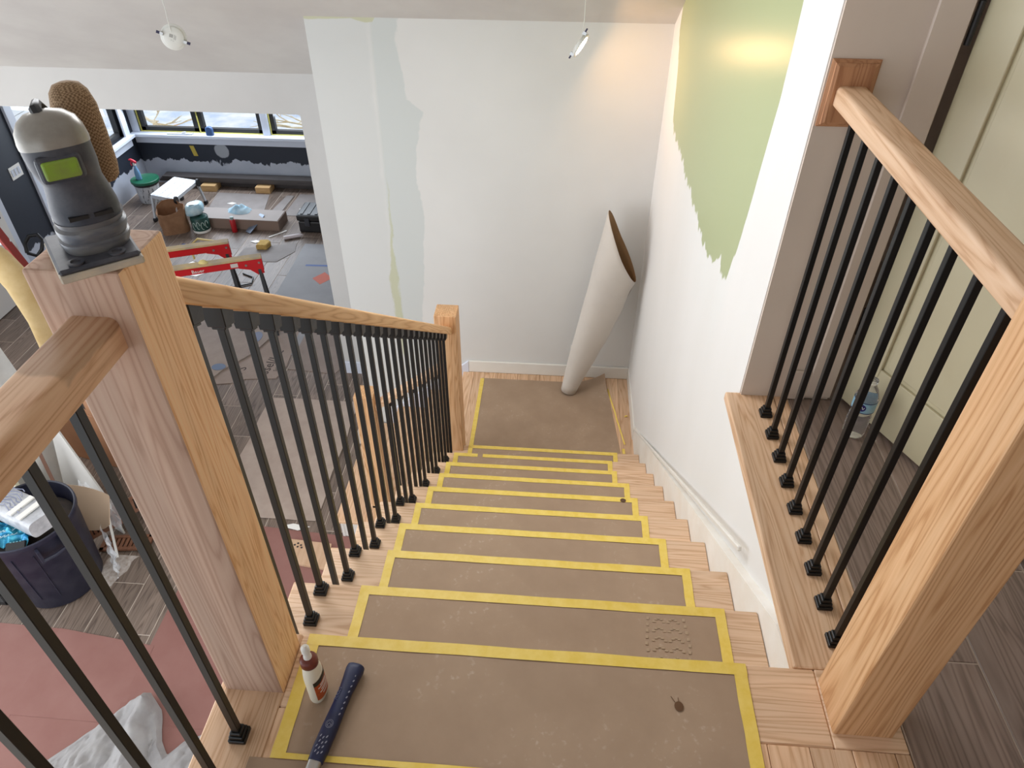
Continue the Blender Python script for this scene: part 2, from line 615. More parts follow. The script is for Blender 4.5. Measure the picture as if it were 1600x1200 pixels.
# header over the opening and the pier beside it
hp = MB()
hp.prism([(5.1, -0.3), (5.26, -0.3), (5.26, -0.1), (5.1, ceil_z(5.1) + .02)], 'x', -5.8, -1.465)
hp.prism([(5.1, ZG - .05), (5.26, ZG - .05), (5.26, -0.3), (5.1, -0.3)], 'x', -1.9, -1.465)
struct('wall_header', hp, header_mat)
struct('baseboard_pier', MB().box(-1.905, -1.465, 5.082, 5.1, ZG, ZG + .13), basic('pier_baseboard_paint', rgb(214, 218, 230), 0.4), bevel=.003)
# sloped ceiling
struct('ceiling', MB().prism([(5.14, ceil_z(5.14)), (0.4, ceil_z(0.4)), (-2.6, ceil_z(0.4) - 0.9), (-2.6, ceil_z(0.4) - 0.8), (0.4, ceil_z(0.4) + .1), (5.14, ceil_z(5.14) + .1)], 'x', -5.8, 2.4), ceil_mat)
# right wall of the stair, its lower part under the hall curb
rw = MB()
rw.add([(0.57, 4.25, -2.0), (0.60, 1.796, -2.0), (0.60, 1.796, ceil_z(1.796) + .03), (0.57, 4.25, ceil_z(4.25) + .03), (0.72, 4.25, -2.0), (0.72, 1.796, -2.0), (0.72, 1.796, ceil_z(1.796) + .03), (0.72, 4.25, ceil_z(4.25) + .03)],
       [(0, 1, 2, 3), (4, 7, 6, 5), (0, 3, 7, 4), (1, 5, 6, 2), (3, 2, 6, 7), (0, 4, 5, 1)])
rw.box(0.60, 0.72, 0.835, 1.80, -2.0, -0.03)
struct('wall_right', rw, right_wall_mat())
# taupe wall facing the landing, door casing, closet shell behind
tw = MB()
tw.box(0.603, 0.872, 1.788, 1.90, 0.0, 2.3)
tw.box(0.872, 2.4, 1.80, 1.90, 2.0, 2.3)
tw.box(1.62, 2.4, 1.80, 1.90, 0.0, 2.0)
struct('wall_hall', tw, taupe)
struct('trim_1', MB().box(0.797, 0.874, 1.778, 1.788, 0.012, 2.06), taupe, bevel=.002)
struct('baseboard_hall', MB().box(0.735, 0.797, 1.778, 1.788, 0.0, 0.11), taupe, bevel=.002)
cl = MB()
cl.box(0.72, 2.4, 2.7, 2.76, 0, 2.3)
cl.box(0.72, 0.78, 1.9, 2.7, 0, 2.3)
cl.box(2.34, 2.4, -1.5, 2.7, 0, 2.3)
struct('wall_closet', cl, taupe)
struct('wall_rear_blocker', MB().box(-0.1, 2.4, -1.72, -1.6, -.3, 2.36), taupe)  # unseen wall put in to keep rear daylight off the hall side
struct('ceiling_hall', MB().box(0.60, 2.4, -1.6, 2.76, 2.3, 2.36), ceil_mat)  # unseen ceiling put in to darken the hall
# baseboards of the lower landing and the skirt boards
struct('baseboard_back', MB().box(-0.625, 0.568, 4.234, 4.25, -1.9, -1.797), white_paint, bevel=.004)
sk = MB()
sk.prism([(0.845, -0.05), (1.02, -0.085), (3.60, -1.9 + .10), (3.60, -1.9), (3.245, -1.95), (0.845, -0.3)], 'x', 0.572, 0.600)
struct('trim_2', sk, skirt_paint)
st = MB()
st.beam((0.573, 1.36, -0.225 - .006), (0.573, 3.575, -1.800), 0.012, 0.016)
st.beam((0.573, 3.575, -1.803), (0.573, 4.24, -1.803), 0.012, 0.016)
struct('trim_3', st, white_paint, bevel=.003)
struct('baseboard_right', MB().box(0.566, 0.60, 3.575, 4.24, -1.9, -1.805), white_paint, bevel=.002)
sl = MB()
sl.prism([(-0.625, -1.9), (-0.625, -1.797), (-1.30, -2.36), (-1.30, -2.66), (-0.9, -2.4)], 'y', 4.232, 4.25)
struct('trim_4', sl, basic('lower_skirt_paint', rgb(214, 218, 230), 0.4), bevel=.003)

# far room shell
FWM = far_wall_mat()
fw = MB()
fw.box(-5.8, -1.4, 9.1, 9.25, ZG, -1.97)
fw.box(-5.8, -5.60, 9.1, 9.25, -1.97, -0.1)
fw.box(-3.92, -3.83, 9.1, 9.25, -1.97, -0.1)
fw.box(-2.9, -1.4, 9.1, 9.25, -1.97, -0.1)
fw.box(-5.60, -2.9, 9.1, 9.25, -0.75, -0.1)
struct('wall_far', fw, FWM)
lw = MB()
lw.box(-5.85, -5.7, 8.90, 9.1, ZG, -0.1)
lw.box(-5.85, -5.7, 8.1, 8.90, ZG, -1.95)
lw.box(-5.85, -5.7, 7.98, 8.1, ZG, -0.1)
lw.box(-5.85, -5.7, 6.42, 7.02, ZG, -0.1)
lw.box(-5.85, -5.7, 7.02, 8.90, -0.5, -0.1)
struct('wall_left', lw, FWM)
struct('wall_left_near', MB().box(-5.85, -5.7, 3.2, 6.30, ZG, -0.1).box(-5.85, -5.7, 3.2, 5.1, -0.1, 1.2), basic('near_left_wall_paint', rgb(206, 198, 190), 0.6))
struct('ceiling_far', MB().box(-5.85, -1.4, 5.2, 9.25, -0.1, -0.02), ceil_mat)
struct('wall_far_right', MB().box(-1.5, -1.4, 5.26, 9.1, ZG, -0.1), header_mat)

# floors
gf = struct('floor', MB().box(-6.2, 0.7, -2.6, 9.2, ZG - .12, ZG - .0022), grout)
k = 0
xw, ln = 0.215, 0.92
xi = -5.69
col_i = 0
tile_meshes = {}
while xi < -1.3:
    x1 = min(xi + xw, -1.3)
    off = (col_i * 0.37) % ln
    yv = 2.0 - off
    while yv < 9.09:
        ya, yb = max(yv, 2.05), min(yv + ln, 9.09)
        if yb - ya > 0.05 and not (x1 > -1.47 and yb > 4.2):
            key = (round(x1 - xi, 3), round(yb - ya, 3))
            if key not in tile_meshes:
                w, l = x1 - xi - .005, yb - ya - .005
                tile_meshes[key] = MB().box(-w / 2, w / 2, -l / 2, l / 2, -.008, 0).mesh('tile', tile_brown, bevel=.0015)
            t = bpy.data.objects.new('tile', tile_meshes[key])
            COL.objects.link(t)
            t.parent = gf
            t.location = ((xi + x1) / 2, (ya + yb) / 2, ZG + random.uniform(-.0006, .0006))
        yv += ln
    xi += xw
    col_i += 1
uf = struct('floor_upper', MB().box(0.748, 2.4, -1.5, 1.79, -.30, -.0042).box(0.60, 2.4, 1.80, 2.76, -.30, -.008), basic('hall_grout', rgb(186, 170, 156), .9))
xs = [0.752, 0.967, 1.182, 1.397, 1.612, 1.827, 2.042, 2.257]
for ci, xa in enumerate(xs):
    yv = [-0.94, -1.6, -0.68, -1.3, -0.8, -1.5, -1.0, -1.4][ci]
    ln2 = 0.92
    while yv < 1.79:
        ya, yb = max(yv, -1.5), min(yv + ln2, 1.79)
        if yb - ya > .04:
            w = .211
            part('tile', MB().box(xa, xa + w, ya + .002, yb - .002, -.012, -.002), tile_dark, uf, bevel=.0012)
        yv += ln2

# ------------------------------------------------------------------ staircase
stair = thing('staircase', 'oak staircase going down from the upper landing to the white back wall', 'staircase', (-0.05, Y0, 0))
for k in range(1, 10):
    yn, z = Y0 + RUN * k, -RISE * k
    part('tread', MB().box(XL, XR, yn - RUN - .03, yn, z - .028, z), oak_tread, stair, bevel=.005, seg=2)
for k in range(1, 11):
    yn, z = Y0 + RUN * (k - 1), -RISE * k
    part('riser', MB().box(XL + .03, XR, yn - .045, yn - .028, z, z + RISE - .028), white_paint, stair)
pts = []
for k in range(0, 10):
    yn, z = Y0 + RUN * k - .03, -RISE * k - .028
    pts += [(yn, z if k else -.028), (yn, z - RISE + .0)]
saw = [(Y0 - .06, -.3)] + [(Y0 - .06, -.03)] + pts + [(Y0 + RUN * 9 - .03, -1.98 - .2), (Y0 + .05, -.55)]
part('stringer', MB().prism(saw, 'x', XL + .03, XL + .06), white_paint, stair)
# upper landing: deck, nosing boards, strips, hall curb
lan = MB().box(XL + .012, 0.745, -1.5, 0.83, -.30, -.022)
part('landing_deck', lan, white_paint, stair)
part('nosing_board', MB().box(-0.53, 0.60, 0.690, Y0, -.022, 0), oak_tread, stair, bevel=.004)
part('nosing_board', MB().add([(-0.668, -1.5, -.022), (-0.53, -1.5, -.022), (-0.53, 0.690, -.022), (-0.53, Y0, -.022), (-0.668, Y0, -.022), (-0.668, -1.5, 0), (-0.53, -1.5, 0), (-0.53, 0.690, 0), (-0.53, Y0, 0), (-0.668, Y0, 0)],
                              [(4, 3, 2, 1, 0), (5, 6, 7, 8, 9), (0, 1, 6, 5), (1, 2, 7, 6), (2, 3, 8, 7), (3, 4, 9, 8), (4, 0, 5, 9)]), oak_y, stair, bevel=.003)
part('nosing_board', MB().box(0.600, 0.745, 0.690, Y0 - .0, -.022, 0), oak_tread, stair, bevel=.002)
xa = -0.53
while xa < 0.744:
    xb = min(xa + .083, .745)
    part('floor_strip', MB().box(xa + .0006, xb - .0006, -1.5, 0.689, -.022, 0), oak_strip, stair, bevel=.0012)
    xa += .083
part('curb_board', MB().prism([(0.556, Y0), (0.556, 1.80), (0.705, 1.80), (0.705, Y0)], 'z', -.03, .001), oak_y, stair, bevel=.005, seg=2)
part('curb_board', MB().prism([(0.706, Y0), (0.706, 1.79), (0.746, 1.79), (0.746, Y0)], 'z', -.03, .0005), oak_y, stair, bevel=.002)
# lower landing: oak strips running along y
part('landing_deck', MB().box(XL + .02, 0.59, 3.17, 4.24, -2.1, -1.922), white_paint, stair)
xa = -0.668
while xa < 0.585:
    xb = min(xa + .083, .590)
    part('floor_strip', MB().box(xa + .0006, xb - .0006, 3.17, 4.238, -1.922, -1.9), oak_strip, stair, bevel=.0012)
    xa += .083
# lower flight, going down to the left
low = thing('lower_staircase', 'short lower stair flight going down left behind the black balusters', 'staircase', (-1.05, 3.7, ZG))
for k in range(1, 4):
    xn, z = XL - RUN * k, -1.9 - RISE * k
    if k == 3:
        part('tread', MB().box(xn, xn + RUN + .03, 3.19, 4.232, z - .028, z), oak_y, low, bevel=.005)
    else:
        part('tread', MB().box(xn, xn + RUN + .03, 3.19, 4.232, z - .028, z), oak_y, low, bevel=.005)
for k in range(1, 5):
    xn, z = XL - RUN * (k - 1) + .028, -1.9 - RISE * k
    part('riser', MB().box(xn, xn + .017, 3.21, 4.232, max(z, ZG), z + RISE - .028), white_paint, low)
part('stringer', MB().prism([(XL + .05, -1.93), (XL + .05, -2.6), (XL + .05, ZG), (-1.44, ZG), (-1.44, -2.5), (-1.17, -2.5), (-1.17, -2.31), (-.91, -2.31), (-.91, -2.12), (-.645, -2.12), (-.645, -1.93)], 'y', 3.215, 3.24), white_paint, low)

# ------------------------------------------------------------------ paper covers and tape
GP = 'brown paper covers taped on the stairs'


def jag(x0, x1, y0, y1, z, t=.0006, seed=0, n=16, amp=.0014):
    """thin tape strip with a slightly uneven edge; long side along x or y"""
    mb = MB()
    if x1 - x0 > y1 - y0:
        f = lambda u, v: (x0 + (x1 - x0) * u, y0 + (y1 - y0) * v + amp * noise.noise((u * 7 + seed, v * 3, seed)), z + t * (1 + .6 * noise.noise((u * 15, v * 9, seed))))
        mb.grid(f, n, 1)
    else:
        f = lambda u, v: (x0 + (x1 - x0) * u + amp * noise.noise((v * 7 + seed, u * 3, seed)), y0 + (y1 - y0) * v, z + t * (1 + .6 * noise.noise((u * 9, v * 15, seed))))
        mb.grid(f, 1, n)
    return mb


def sheet(x0, x1, y0, y1, z, amp=.0012, seed=0, nx=24, ny=10):
    return MB().grid(lambda u, v: (x0 + (x1 - x0) * u, y0 + (y1 - y0) * v, z + .0012 + amp * noise.noise((u * 5 + seed, v * 3 + seed, seed))), nx, ny)


ext = {1: (-.484, .484), 2: (-.487, .456), 3: (-.520, .433), 4: (-.524, .412), 5: (-.530, .410), 6: (-.532, .408), 7: (-.546, .376), 8: (-.548, .378), 9: (-.500, .436)}
names = {1: 'first tread below the upper landing, with a shoe print', 2: 'second tread below the upper landing', 3: 'third tread below the upper landing',
         4: 'fourth tread below the upper landing', 5: 'fifth tread down, the middle of the flight', 6: 'sixth tread down, with a dark spot near its right end',
         7: 'third tread up from the lower landing', 8: 'second tread above the lower landing, tape gapped', 9: 'lowest tread just above the lower landing'}
names[5] = 'fifth tread down, with a dark spot near its right end'
names[6] = 'sixth tread below the upper landing'
for k in range(1, 10):
    yn, z = Y0 + RUN * k, -RISE * k
    xa, xb = ext[k]
    y0 = yn - RUN - .02
    t = thing('floor_paper', 'brown taped paper on the ' + names[k], 'paper', ((xa + xb) / 2, yn - .12, z), GP)
    part('paper_sheet', sheet(xa + .01, xb - .01, y0, yn - .004, z, seed=k), kraft, t)
    if k == 8:
        part('tape_strip', jag(xa, xa + .14, yn - .026, yn + .0, z + .0022, seed=k), tape_mat, t)
        part('tape_strip', jag(xa + .17, xb, yn - .026, yn + .0, z + .0022, seed=k + 20), tape_mat, t)
    else:
        part('tape_strip', jag(xa, xb, yn - .027, yn + .0, z + .0022, seed=k), tape_mat, t)
    part('tape_strip', jag(xa, xb, yn - .0, yn + .0012, z - .014, t=.0, seed=k), tape_mat, t) if False else None
    part('tape_strip', jag(xa, xa + .027, y0, yn, z + .0020, seed=k + 40), tape_mat, t)
    part('tape_strip', jag(xb - .027, xb, y0, yn, z + .0020, seed=k + 60), tape_mat, t)
    if k == 5:
        part('stain', MB().lathe([(0.012, z + .0034), (.0118, z + .0038)], (0.345, yn - .018, 0), 12, sx=1.1), basic('dark_brown_stain', rgb(92, 66, 46), .8), t)
    if k == 1:
        sp = MB()
        cx, cy = 0.327, 1.012
        for s in (-1, 1):
            for r in range(6):
                yy = cy - .075 + r * .027
                for q in range(5):
                    u = q / 4
                    xx = cx + s * (.006 + u * (.032 - abs(r - 2.5) * .003))
                    sp.obox((xx, yy + .010 * math.sin(u * PI), z + .0027), (1, 0, 0), (0, 1, 0), (0, 0, 1), .0042, .0022, .0003)
            for r in range(9):
                yy = cy - .075 + r * .018
                sp.obox((cx + s * (.054 - abs(r - 4) * .002), yy, z + .0027), (1, 0, 0), (0, 1, 0), (0, 0, 1), .0035, .0045, .0003)
        part('shoe_print', sp, shoe_dust, t, kind='stuff')

t = thing('floor_paper', 'large brown paper on the upper landing holding the glue bottle and hammer', 'paper', (0, .72, 0), GP)
part('paper_sheet', sheet(-.500, .445, .600, Y0 - .004, 0, seed=31, nx=40), kraft, t)
part('tape_strip', jag(-.512, .453, Y0 - .027, Y0, .0022, seed=3, n=40), tape_mat, t)
part('tape_strip', jag(-.514, -.486, .590, Y0, .0020, seed=5), tape_mat, t)
part('tape_strip', jag(.424, .452, .45, Y0, .0020, seed=8), tape_mat, t)
part('tape_strip', jag(-.514, .43, .588, .600, .0026, seed=9, n=40), tape_mat, t)
leaf = MB().lathe([(0.0001, .0030), (.0095, .0032), (.0095, .0036), (.0001, .0042)], (0.298, .752, 0), 14, sx=1.0, sy=1.1)
leaf.beam((.291, .760, .0035), (.283, .772, .0040), .0012, .0008)
leaf.beam((.298, .762, .0035), (.298, .770, .0040), .0012, .0008)
solo('leaf', leaf, basic('dry_brown_leaf', rgb(98, 68, 42), .8), (0.298, .752, .003), 'small round dry brown leaf lying on the landing paper', 'leaf')
t = thing('floor_paper', 'brown paper strip at the very near edge of the landing, below the hammer', 'paper', (0, .4, 0), GP)
part('paper_sheet', sheet(-.555, .44, .0, .588, 0, seed=51, nx=30), kraft, t)

# lower landing paper, its far right corner lifting into the roll
t = thing('floor_paper', 'wide brown paper sheet on the lower landing in front of the white wall', 'paper', (-.05, 3.7, -1.9), GP)


def llp(u, v):
    y = 3.16 + (4.165 - 3.16) * v
    xr = .515 - .105 * v
    x = -.515 + (xr + .515) * u
    lift = max(0, (u - .70) / .30) * max(0, (v - .80) / .20)
    return (x - .02 * lift, y, -1.9 + .0015 + .10 * lift ** 2 + .0012 * noise.noise((u * 5, v * 4, 3)))


part('paper_sheet', MB().grid(llp, 30, 30), kraft, t)
part('tape_strip', jag(-.528, -.500, 3.17, 4.16, -1.9 + .0025, seed=4), tape_mat, t)
mb = MB()
mb.grid(lambda u, v: (.515 - .105 * v * .93 + (u - .5) * .008 + (.004 * noise.noise((v * 6, 0, 2))), 3.52 + .58 * v, -1.9 + .0035 + .006 * u), 1, 20)
part('tape_strip', mb, tape_mat, t)
mb = MB()
mb.grid(lambda u, v: (.512 - .008 * v + (u - .5) * .018, 3.33 + .15 * v, -1.9 + .003 + .002 * u), 1, 6)
part('tape_strip', mb, tape_mat, t)
solo('tape_scrap', MB().grid(lambda u, v: (.528 + .022 * u, 3.80 + .012 * v + .006 * u, -1.898 + .008 * math.sin(u * 3)), 4, 2), tape_mat, (.54, 3.8, -1.9), 'tiny curled scrap of yellow tape on the lower landing boards', 'tape scrap', solid=.0006)

# ------------------------------------------------------------------ railings
BW = .0145
shoe_base = MB()
for hw, z0, z1 in ((.0175, 0, .011), (.0145, .011, .021), (.0115, .021, .031)):
    shoe_base.box(-hw, hw, -hw, hw, z0, z1)
shoe_me = shoe_base.mesh('base_shoe', black_iron, bevel=.0018)


def make_railing_bits(parent, lst, shoe_top, slope=0.0, axis='y'):
    """lst: (x, y, z_foot, z_top); black square baluster with a base shoe and a top shoe"""
    if slope or shoe_top == 'big':
        hw = .0205
        mb = MB()
        a = [(-hw, -hw), (hw, -hw), (hw, hw), (-hw, hw)]
        sl = (lambda p: -slope * (p[1] if axis == 'y' else -p[0]))
        rings = [[(p[0] * .62, p[1] * .62, -.042 + sl(p) * .3) for p in a], [(p[0] * .62, p[1] * .62, -.036 + sl(p) * .3) for p in a],
                 [(p[0] * .84, p[1] * .84, -.035 + sl(p) * .4) for p in a], [(p[0], p[1], .012 + sl(p)) for p in a]]
        mb.loft(rings, smooth=False)
        top_me = mb.mesh('top_shoe', black_iron, bevel=.0012)
    else:
        top_me = MB().box(-.0125, .0125, -.0125, .0125, -.008, .004).mesh('top_shoe', black_iron, bevel=.001)
    for (x, y, z0, z1) in lst:
        b = part('baluster', MB().box(x - BW / 2, x + BW / 2, y - BW / 2, y + BW / 2, z0, z1), black_iron, parent, bevel=.001)
        for nm, me, z in (('base_shoe', shoe_me, z0), ('top_shoe', top_me, z1)):
            s = bpy.data.objects.new(nm, me)
            COL.objects.link(s)
            s.parent = b
            s.location = Vector((x, y, z)) - origin(parent)


def rail_section(w, h):
    r = .011
    pts = []
    for cx, cz, a0 in ((w / 2 - r, h - r, 0), (-w / 2 + r, h - r, 90), (-w / 2 + .004, .004, 180), (w / 2 - .004, .004, 270)):
        rr = r if cz > .01 else .004
        for k in range(4):
            a = math.radians(a0 + 30 * k)
            pts.append((cx + rr * math.cos(a), cz + rr * math.sin(a)))
    return pts


def rail_mb(a, b, w=.066, h=.050, side=(1, 0, 0)):
    """rail from a to b (bottom centre line), section upright in the vertical plane"""
    a, b, s = Vector(a), Vector(b), Vector(side)
    rings = [[p + s * q[0] + Vector((0, 0, q[1])) for q in rail_section(w, h)] for p in (a, b)]
    return MB().loft(rings, smooth=True)


left = thing('stair_railing', 'left oak railing with black square balusters and newel posts beside the stairs', 'railing', (-.59, Y0, 0))


def newel(x0, x1, y0, y1, zb, zt, parent, lit_shaded=False):
    mb = MB().prism([(x0, y0), (x1, y0), (x1, y1), (x0, y1)], 'z', zb, zt)
    o = part('newel_post', mb, [oak_lit, oak_shaded] if lit_shaded else oak_z, parent, bevel=.004, seg=2)  # one oak post, its lit and shaded faces coloured apart
    if lit_shaded:
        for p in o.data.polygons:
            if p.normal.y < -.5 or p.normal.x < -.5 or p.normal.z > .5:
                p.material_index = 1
    return o


oak_lit = wood('oak_newel_lit', rgb(254, 214, 170), rgb(248, 203, 156), rgb(230, 178, 128), 'z', sc=1.5)  # same oak brightened to paint bounce light on the right face
newel(-.655, -.530, .72, .836, -.35, 1.012, left, lit_shaded=True)
newel(-.652, -.530, 3.19, 3.31, -2.3, -.700, left)
part('handrail', rail_mb((-.589, .834, .863 + .035), (-.589, 3.192, .863 + .035 - .728 * 2.358)), oak_slope, left)
oak_patch = wood('oak_rail_sanded_end', rgb(234, 196, 162), rgb(226, 185, 150), rgb(206, 160, 124), 'y', patch=(.605 - Y0, .934, (.62, .60, .60, 1)))
part('handrail', rail_mb((-.589, -.9, .897), (-.589, .722, .897)), oak_patch, left)
lst = []
for q in range(25):
    y = .918 + .0907 * q
    if y > 3.16:
        break
    kk = max(0, int((y - Y0) / RUN) + 1)
    lst.append((-.588, y, -RISE * kk, .863 + .036 - .728 * (y - .834)))
make_railing_bits(left, lst, 'big', .728)
make_railing_bits(left, [(-.588, .626 - .098 * q, 0, .898) for q in range(9)], 'small')

right = thing('landing_railing', 'right oak railing with black balusters between the stairwell and the hall', 'railing', (.66, 1.2, 0))
newel(.603, .722, .720, .836, -.1, 1.012, right)
part('handrail', rail_mb((.664, .835, .905), (.664, 1.77, .905), .070, .045), oak_y, right)
rs = MB()
rs.loft([[(x, y, z) for x, z in ((.607 + i, .853 + i), (.716 - i, .853 + i), (.716 - i, 1.006 - i), (.607 + i, 1.006 - i))] for y, i in ((1.79, 0), (1.782, 0), (1.778, .006), (1.774, .007), (1.770, .014), (1.770, .02))], smooth=False)
part('rosette', rs, wood('oak_rosette', rgb(186, 138, 102), rgb(177, 129, 94), rgb(160, 112, 80), 'z'), right, label='darker square oak wall plate')
make_railing_bits(right, [(.661, 1.697 - .0961 * q, 0.001, .906) for q in range(9)], 'small')
part('rail_end', MB().box(.62, .70, .70, .74, .0, .0005), oak_y, right) if False else None

lowr = thing('lower_railing', 'lower oak railing with black balusters seen through the left balusters', 'railing', (-.9, 3.25, -1.9))
newel(-1.18, -1.06, 3.19, 3.31, ZG, -1.312, lowr)
part('handrail', rail_mb((-1.062, 3.25, -1.44), (-.65, 3.25, -1.125), .066, .05, (0, 1, 0)), oak_x, lowr)
lst = []
for q in range(5):
    x = -.98 + .075 * q
    kk = 2 if x < XL - RUN else 1
    lst.append((x, 3.25, -1.9 - RISE * kk, -1.437 + (x + 1.062) * .765))
make_railing_bits(lowr, lst, 'big', .765, 'x')

# ------------------------------------------------------------------ hall door and water bottle
DN = Vector((.906, .42, 0)); DT = Vector((.42, -.906, 0)); DH = Vector((.905, 1.79, 0))
door = MB()


def dbox(mb, s0, s1, d0, d1, z0, z1, mi=0):
    """box in the door's frame: s along the leaf, d depth (0 = visible face)"""
    c = DH + DT * ((s0 + s1) / 2) + DN * ((d0 + d1) / 2) + Vector((0, 0, (z0 + z1) / 2))
    return mb.obox(c, DT, DN, (0, 0, 1), (s1 - s0) / 2, (d1 - d0) / 2, (z1 - z0) / 2, mi)


dr = struct('door_1', dbox(MB(), .0, .74, .010, .036, .012, 2.0), door_cream)
for a in ((.0, .100, .195), (.640, .74, .195)):
    part('door_stile', dbox(MB(), a[0], a[1], 0, .010, .012, 2.0), door_cream, dr, bevel=.002)
part('door_rail', dbox(MB(), .100, .640, 0, .010, .012, .19), door_cream, dr, bevel=.002)
part('door_rail', dbox(MB(), .100, .640, 0, .010, 1.88, 2.0), door_cream, dr, bevel=.002)
part('door_panel', dbox(MB(), .114, .626, .003, .011, .205, 1.866), door_cream, dr, bevel=.003)
hg = MB()
for z in (.25, 1.04, 1.75):
    hg.tube([(.889, 1.787, z), (.889, 1.787, z + .09)], .007, 10)
part('hinge', hg, black_plastic, dr)

glass_pet = NT('clear_pet_plastic')
glass_pet.b.inputs['Base Color'].default_value = (.96, .97, .98, 1)
glass_pet.b.inputs['Roughness'].default_value = .08
glass_pet.b.inputs['Transmission Weight'].default_value = .92
glass_pet.b.inputs['IOR'].default_value = 1.2
glass_pet = glass_pet.m
bx, by = .905, 1.635
t = thing('water_bottle', 'clear plastic water bottle with a blue label on the hall tiles by the door', 'bottle', (bx, by, -.002))
pr = [(.020, 0), (.029, .004), (.031, .012)]
for q in range(6):
    pr += [(.0315, .016 + q * .012), (.0295, .022 + q * .012)]
pr += [(.0285, .090), (.030, .096), (.0315, .100), (.0315, .140), (.030, .148), (.022, .172), (.013, .186), (.012, .196)]
part('body', MB().lathe(pr, (bx, by, 0), 28, cap1=False), glass_pet, t)
part('cap', MB().lathe([(.0135, .190), (.0135, .203), (.0125, .205)], (bx, by, 0), 20), glass_pet, t)
part('label', MB().lathe([(.0320, .101), (.0322, .104), (.0322, .136), (.0320, .139)], (bx, by, 0), 28, cap0=False, cap1=False), basic('pale_blue_label', rgb(126, 178, 206), .4, var=rgb(168, 206, 224), vscale=30), t)
navy_print = basic('navy_print', rgb(28, 44, 96), .4)
for z in (.1015, .1375):
    part('label_border', MB().lathe([(.0325, z - .0015), (.0326, z + .0015)], (bx, by, 0), 28, cap0=False, cap1=False), navy_print, t)
em = MB()
for a0 in (math.radians(236), math.radians(20)):
    pts = []
    n = 18
    ring = [(.0125 * math.cos(2 * PI * q / n), .0125 * math.sin(2 * PI * q / n)) for q in range(n)]
    c3 = lambda s, z: (bx + .0328 * math.cos(a0 + s / .032), by + .0328 * math.sin(a0 + s / .032), .120 + z)
    em.add([c3(0, 0)] + [c3(s, z) for s, z in ring], [(0, 1 + q, 1 + (q + 1) % n) for q in range(n)])
part('label_emblem', em, basic('dark_violet_print', rgb(36, 26, 104), .4), t)
sc = MB()
a0 = math.radians(236)
path = [(s, .004 * math.sin(s * 900)) for s in [(-.008 + q * .001) for q in range(17)]]
sc.tube([(bx + .0333 * math.cos(a0 + s / .032), by + .0333 * math.sin(a0 + s / .032), .120 + z) for s, z in path], .0008, 5)
part('label_script', sc, white_plastic, t)

# ------------------------------------------------------------------ glue bottle and hammer on the landing paper
gx, gy = -.452, .722
t = thing('glue_bottle', 'white glue bottle with brown collar and orange label beside the left newel post', 'bottle', (0, 0, 0))
rings = []
for z, rx, ry in ((0, .019, .012), (.004, .0225, .0155), (.012, .024, .017), (.085, .0235, .017), (.100, .022, .0165), (.112, .019, .0155), (.120, .0165, .0145), (.126, .0155, .014)):
    rings.append(superring((0, 0, z), (1, 0, 0), (0, 1, 0), rx, ry, 28, 2.3))
part('body', MB().loft(rings), basic('cream_white_plastic', rgb(238, 232, 214), .35), t)
part('collar', MB().lathe([(.0165, .122), (.0178, .124), (.0178, .138), (.014, .144), (.008, .146)], (0, 0, 0), 24), basic('brown_cap_plastic', rgb(112, 48, 34), .4), t)
part('nozzle', MB().lathe([(.0085, .144), (.008, .152), (.0065, .156), (.0065, .163), (.0085, .165), (.0085, .178), (.006, .182), (.0035, .186)], (0, 0, 0), 20), white_plastic, t)


def lab(rad, z0, z1, a0, a1, n=10):
    vs = []
    for z in (z0, z1):
        for q in range(n + 1):
            a = a0 + (a1 - a0) * q / n
            vs.append((.0235 * rad * math.copysign(abs(math.cos(a)) ** (2 / 2.3), math.cos(a)), .017 * rad * math.copysign(abs(math.sin(a)) ** (2 / 2.3), math.sin(a)), z))
    return MB().add(vs, [(q, q + 1, n + 2 + q, n + 1 + q) for q in range(n)], smooth=True)


la = part('label', lab(1.045, .018, .084, -PI + .45, -.45), basic('orange_label', rgb(198, 92, 34), .45, var=rgb(176, 76, 30), vscale=90), t)
part('label_band', lab(1.055, .070, .084, -PI + .45, -.45), basic('dark_label_band', rgb(52, 50, 34), .45), t)
lp = MB()
for z0, a, b in ((.040, -2.2, -.9), (.047, -2.0, -1.0), (.056, -2.3, -.8), (.062, -2.0, -1.2), (.030, -1.9, -.9)):
    m_ = lab(1.056, z0, z0 + .0035, a, b)
    lp.add(m_.v, m_.f)
part('label_print', lp, white_plastic, t)
t.location = (gx, gy, .003)
t.rotation_euler = (0, 0, math.radians(84))

t = thing('hammer', 'hammer with a navy blue rubber grip and steel neck lying on the landing paper', 'hammer', (0, 0, 0))
navy_rub = basic('navy_rubber_grip', rgb(26, 36, 78), .45, var=rgb(20, 28, 62), vscale=20)
rings = []
for s, w, h in ((0, .0145, .010), (.003, .0185, .0135), (.012, .0195, .0145), (.03, .0175, .0135), (.06, .0145, .012), (.10, .0150, .0125), (.14, .0165, .013), (.18, .0165, .013), (.205, .0150, .012)):
    rings.append(superring((0, -s, .0155), (1, 0, 0), (0, 0, 1), w, h, 20, 2.6))
part('grip', MB().loft(rings), navy_rub, t)
hn = MB()
rings = [superring((0, -s, .0155), (1, 0, 0), (0, 0, 1), w, h, 14, 4) for s, w, h in ((.203, .013, .0095), (.22, .0125, .008), (.25, .0085, .0065), (.30, .0085, .0065))]
hn.loft(rings)
part('steel_neck', hn, steel, t)
hd = MB()
hd.loft([superring((x, -.312, .0155), (0, 1, 0), (0, 0, 1), r, r, 14, 3) for x, r in ((-.055, .0135), (-.045, .0138), (-.040, .010), (-.015, .0125), (.02, .0125))])
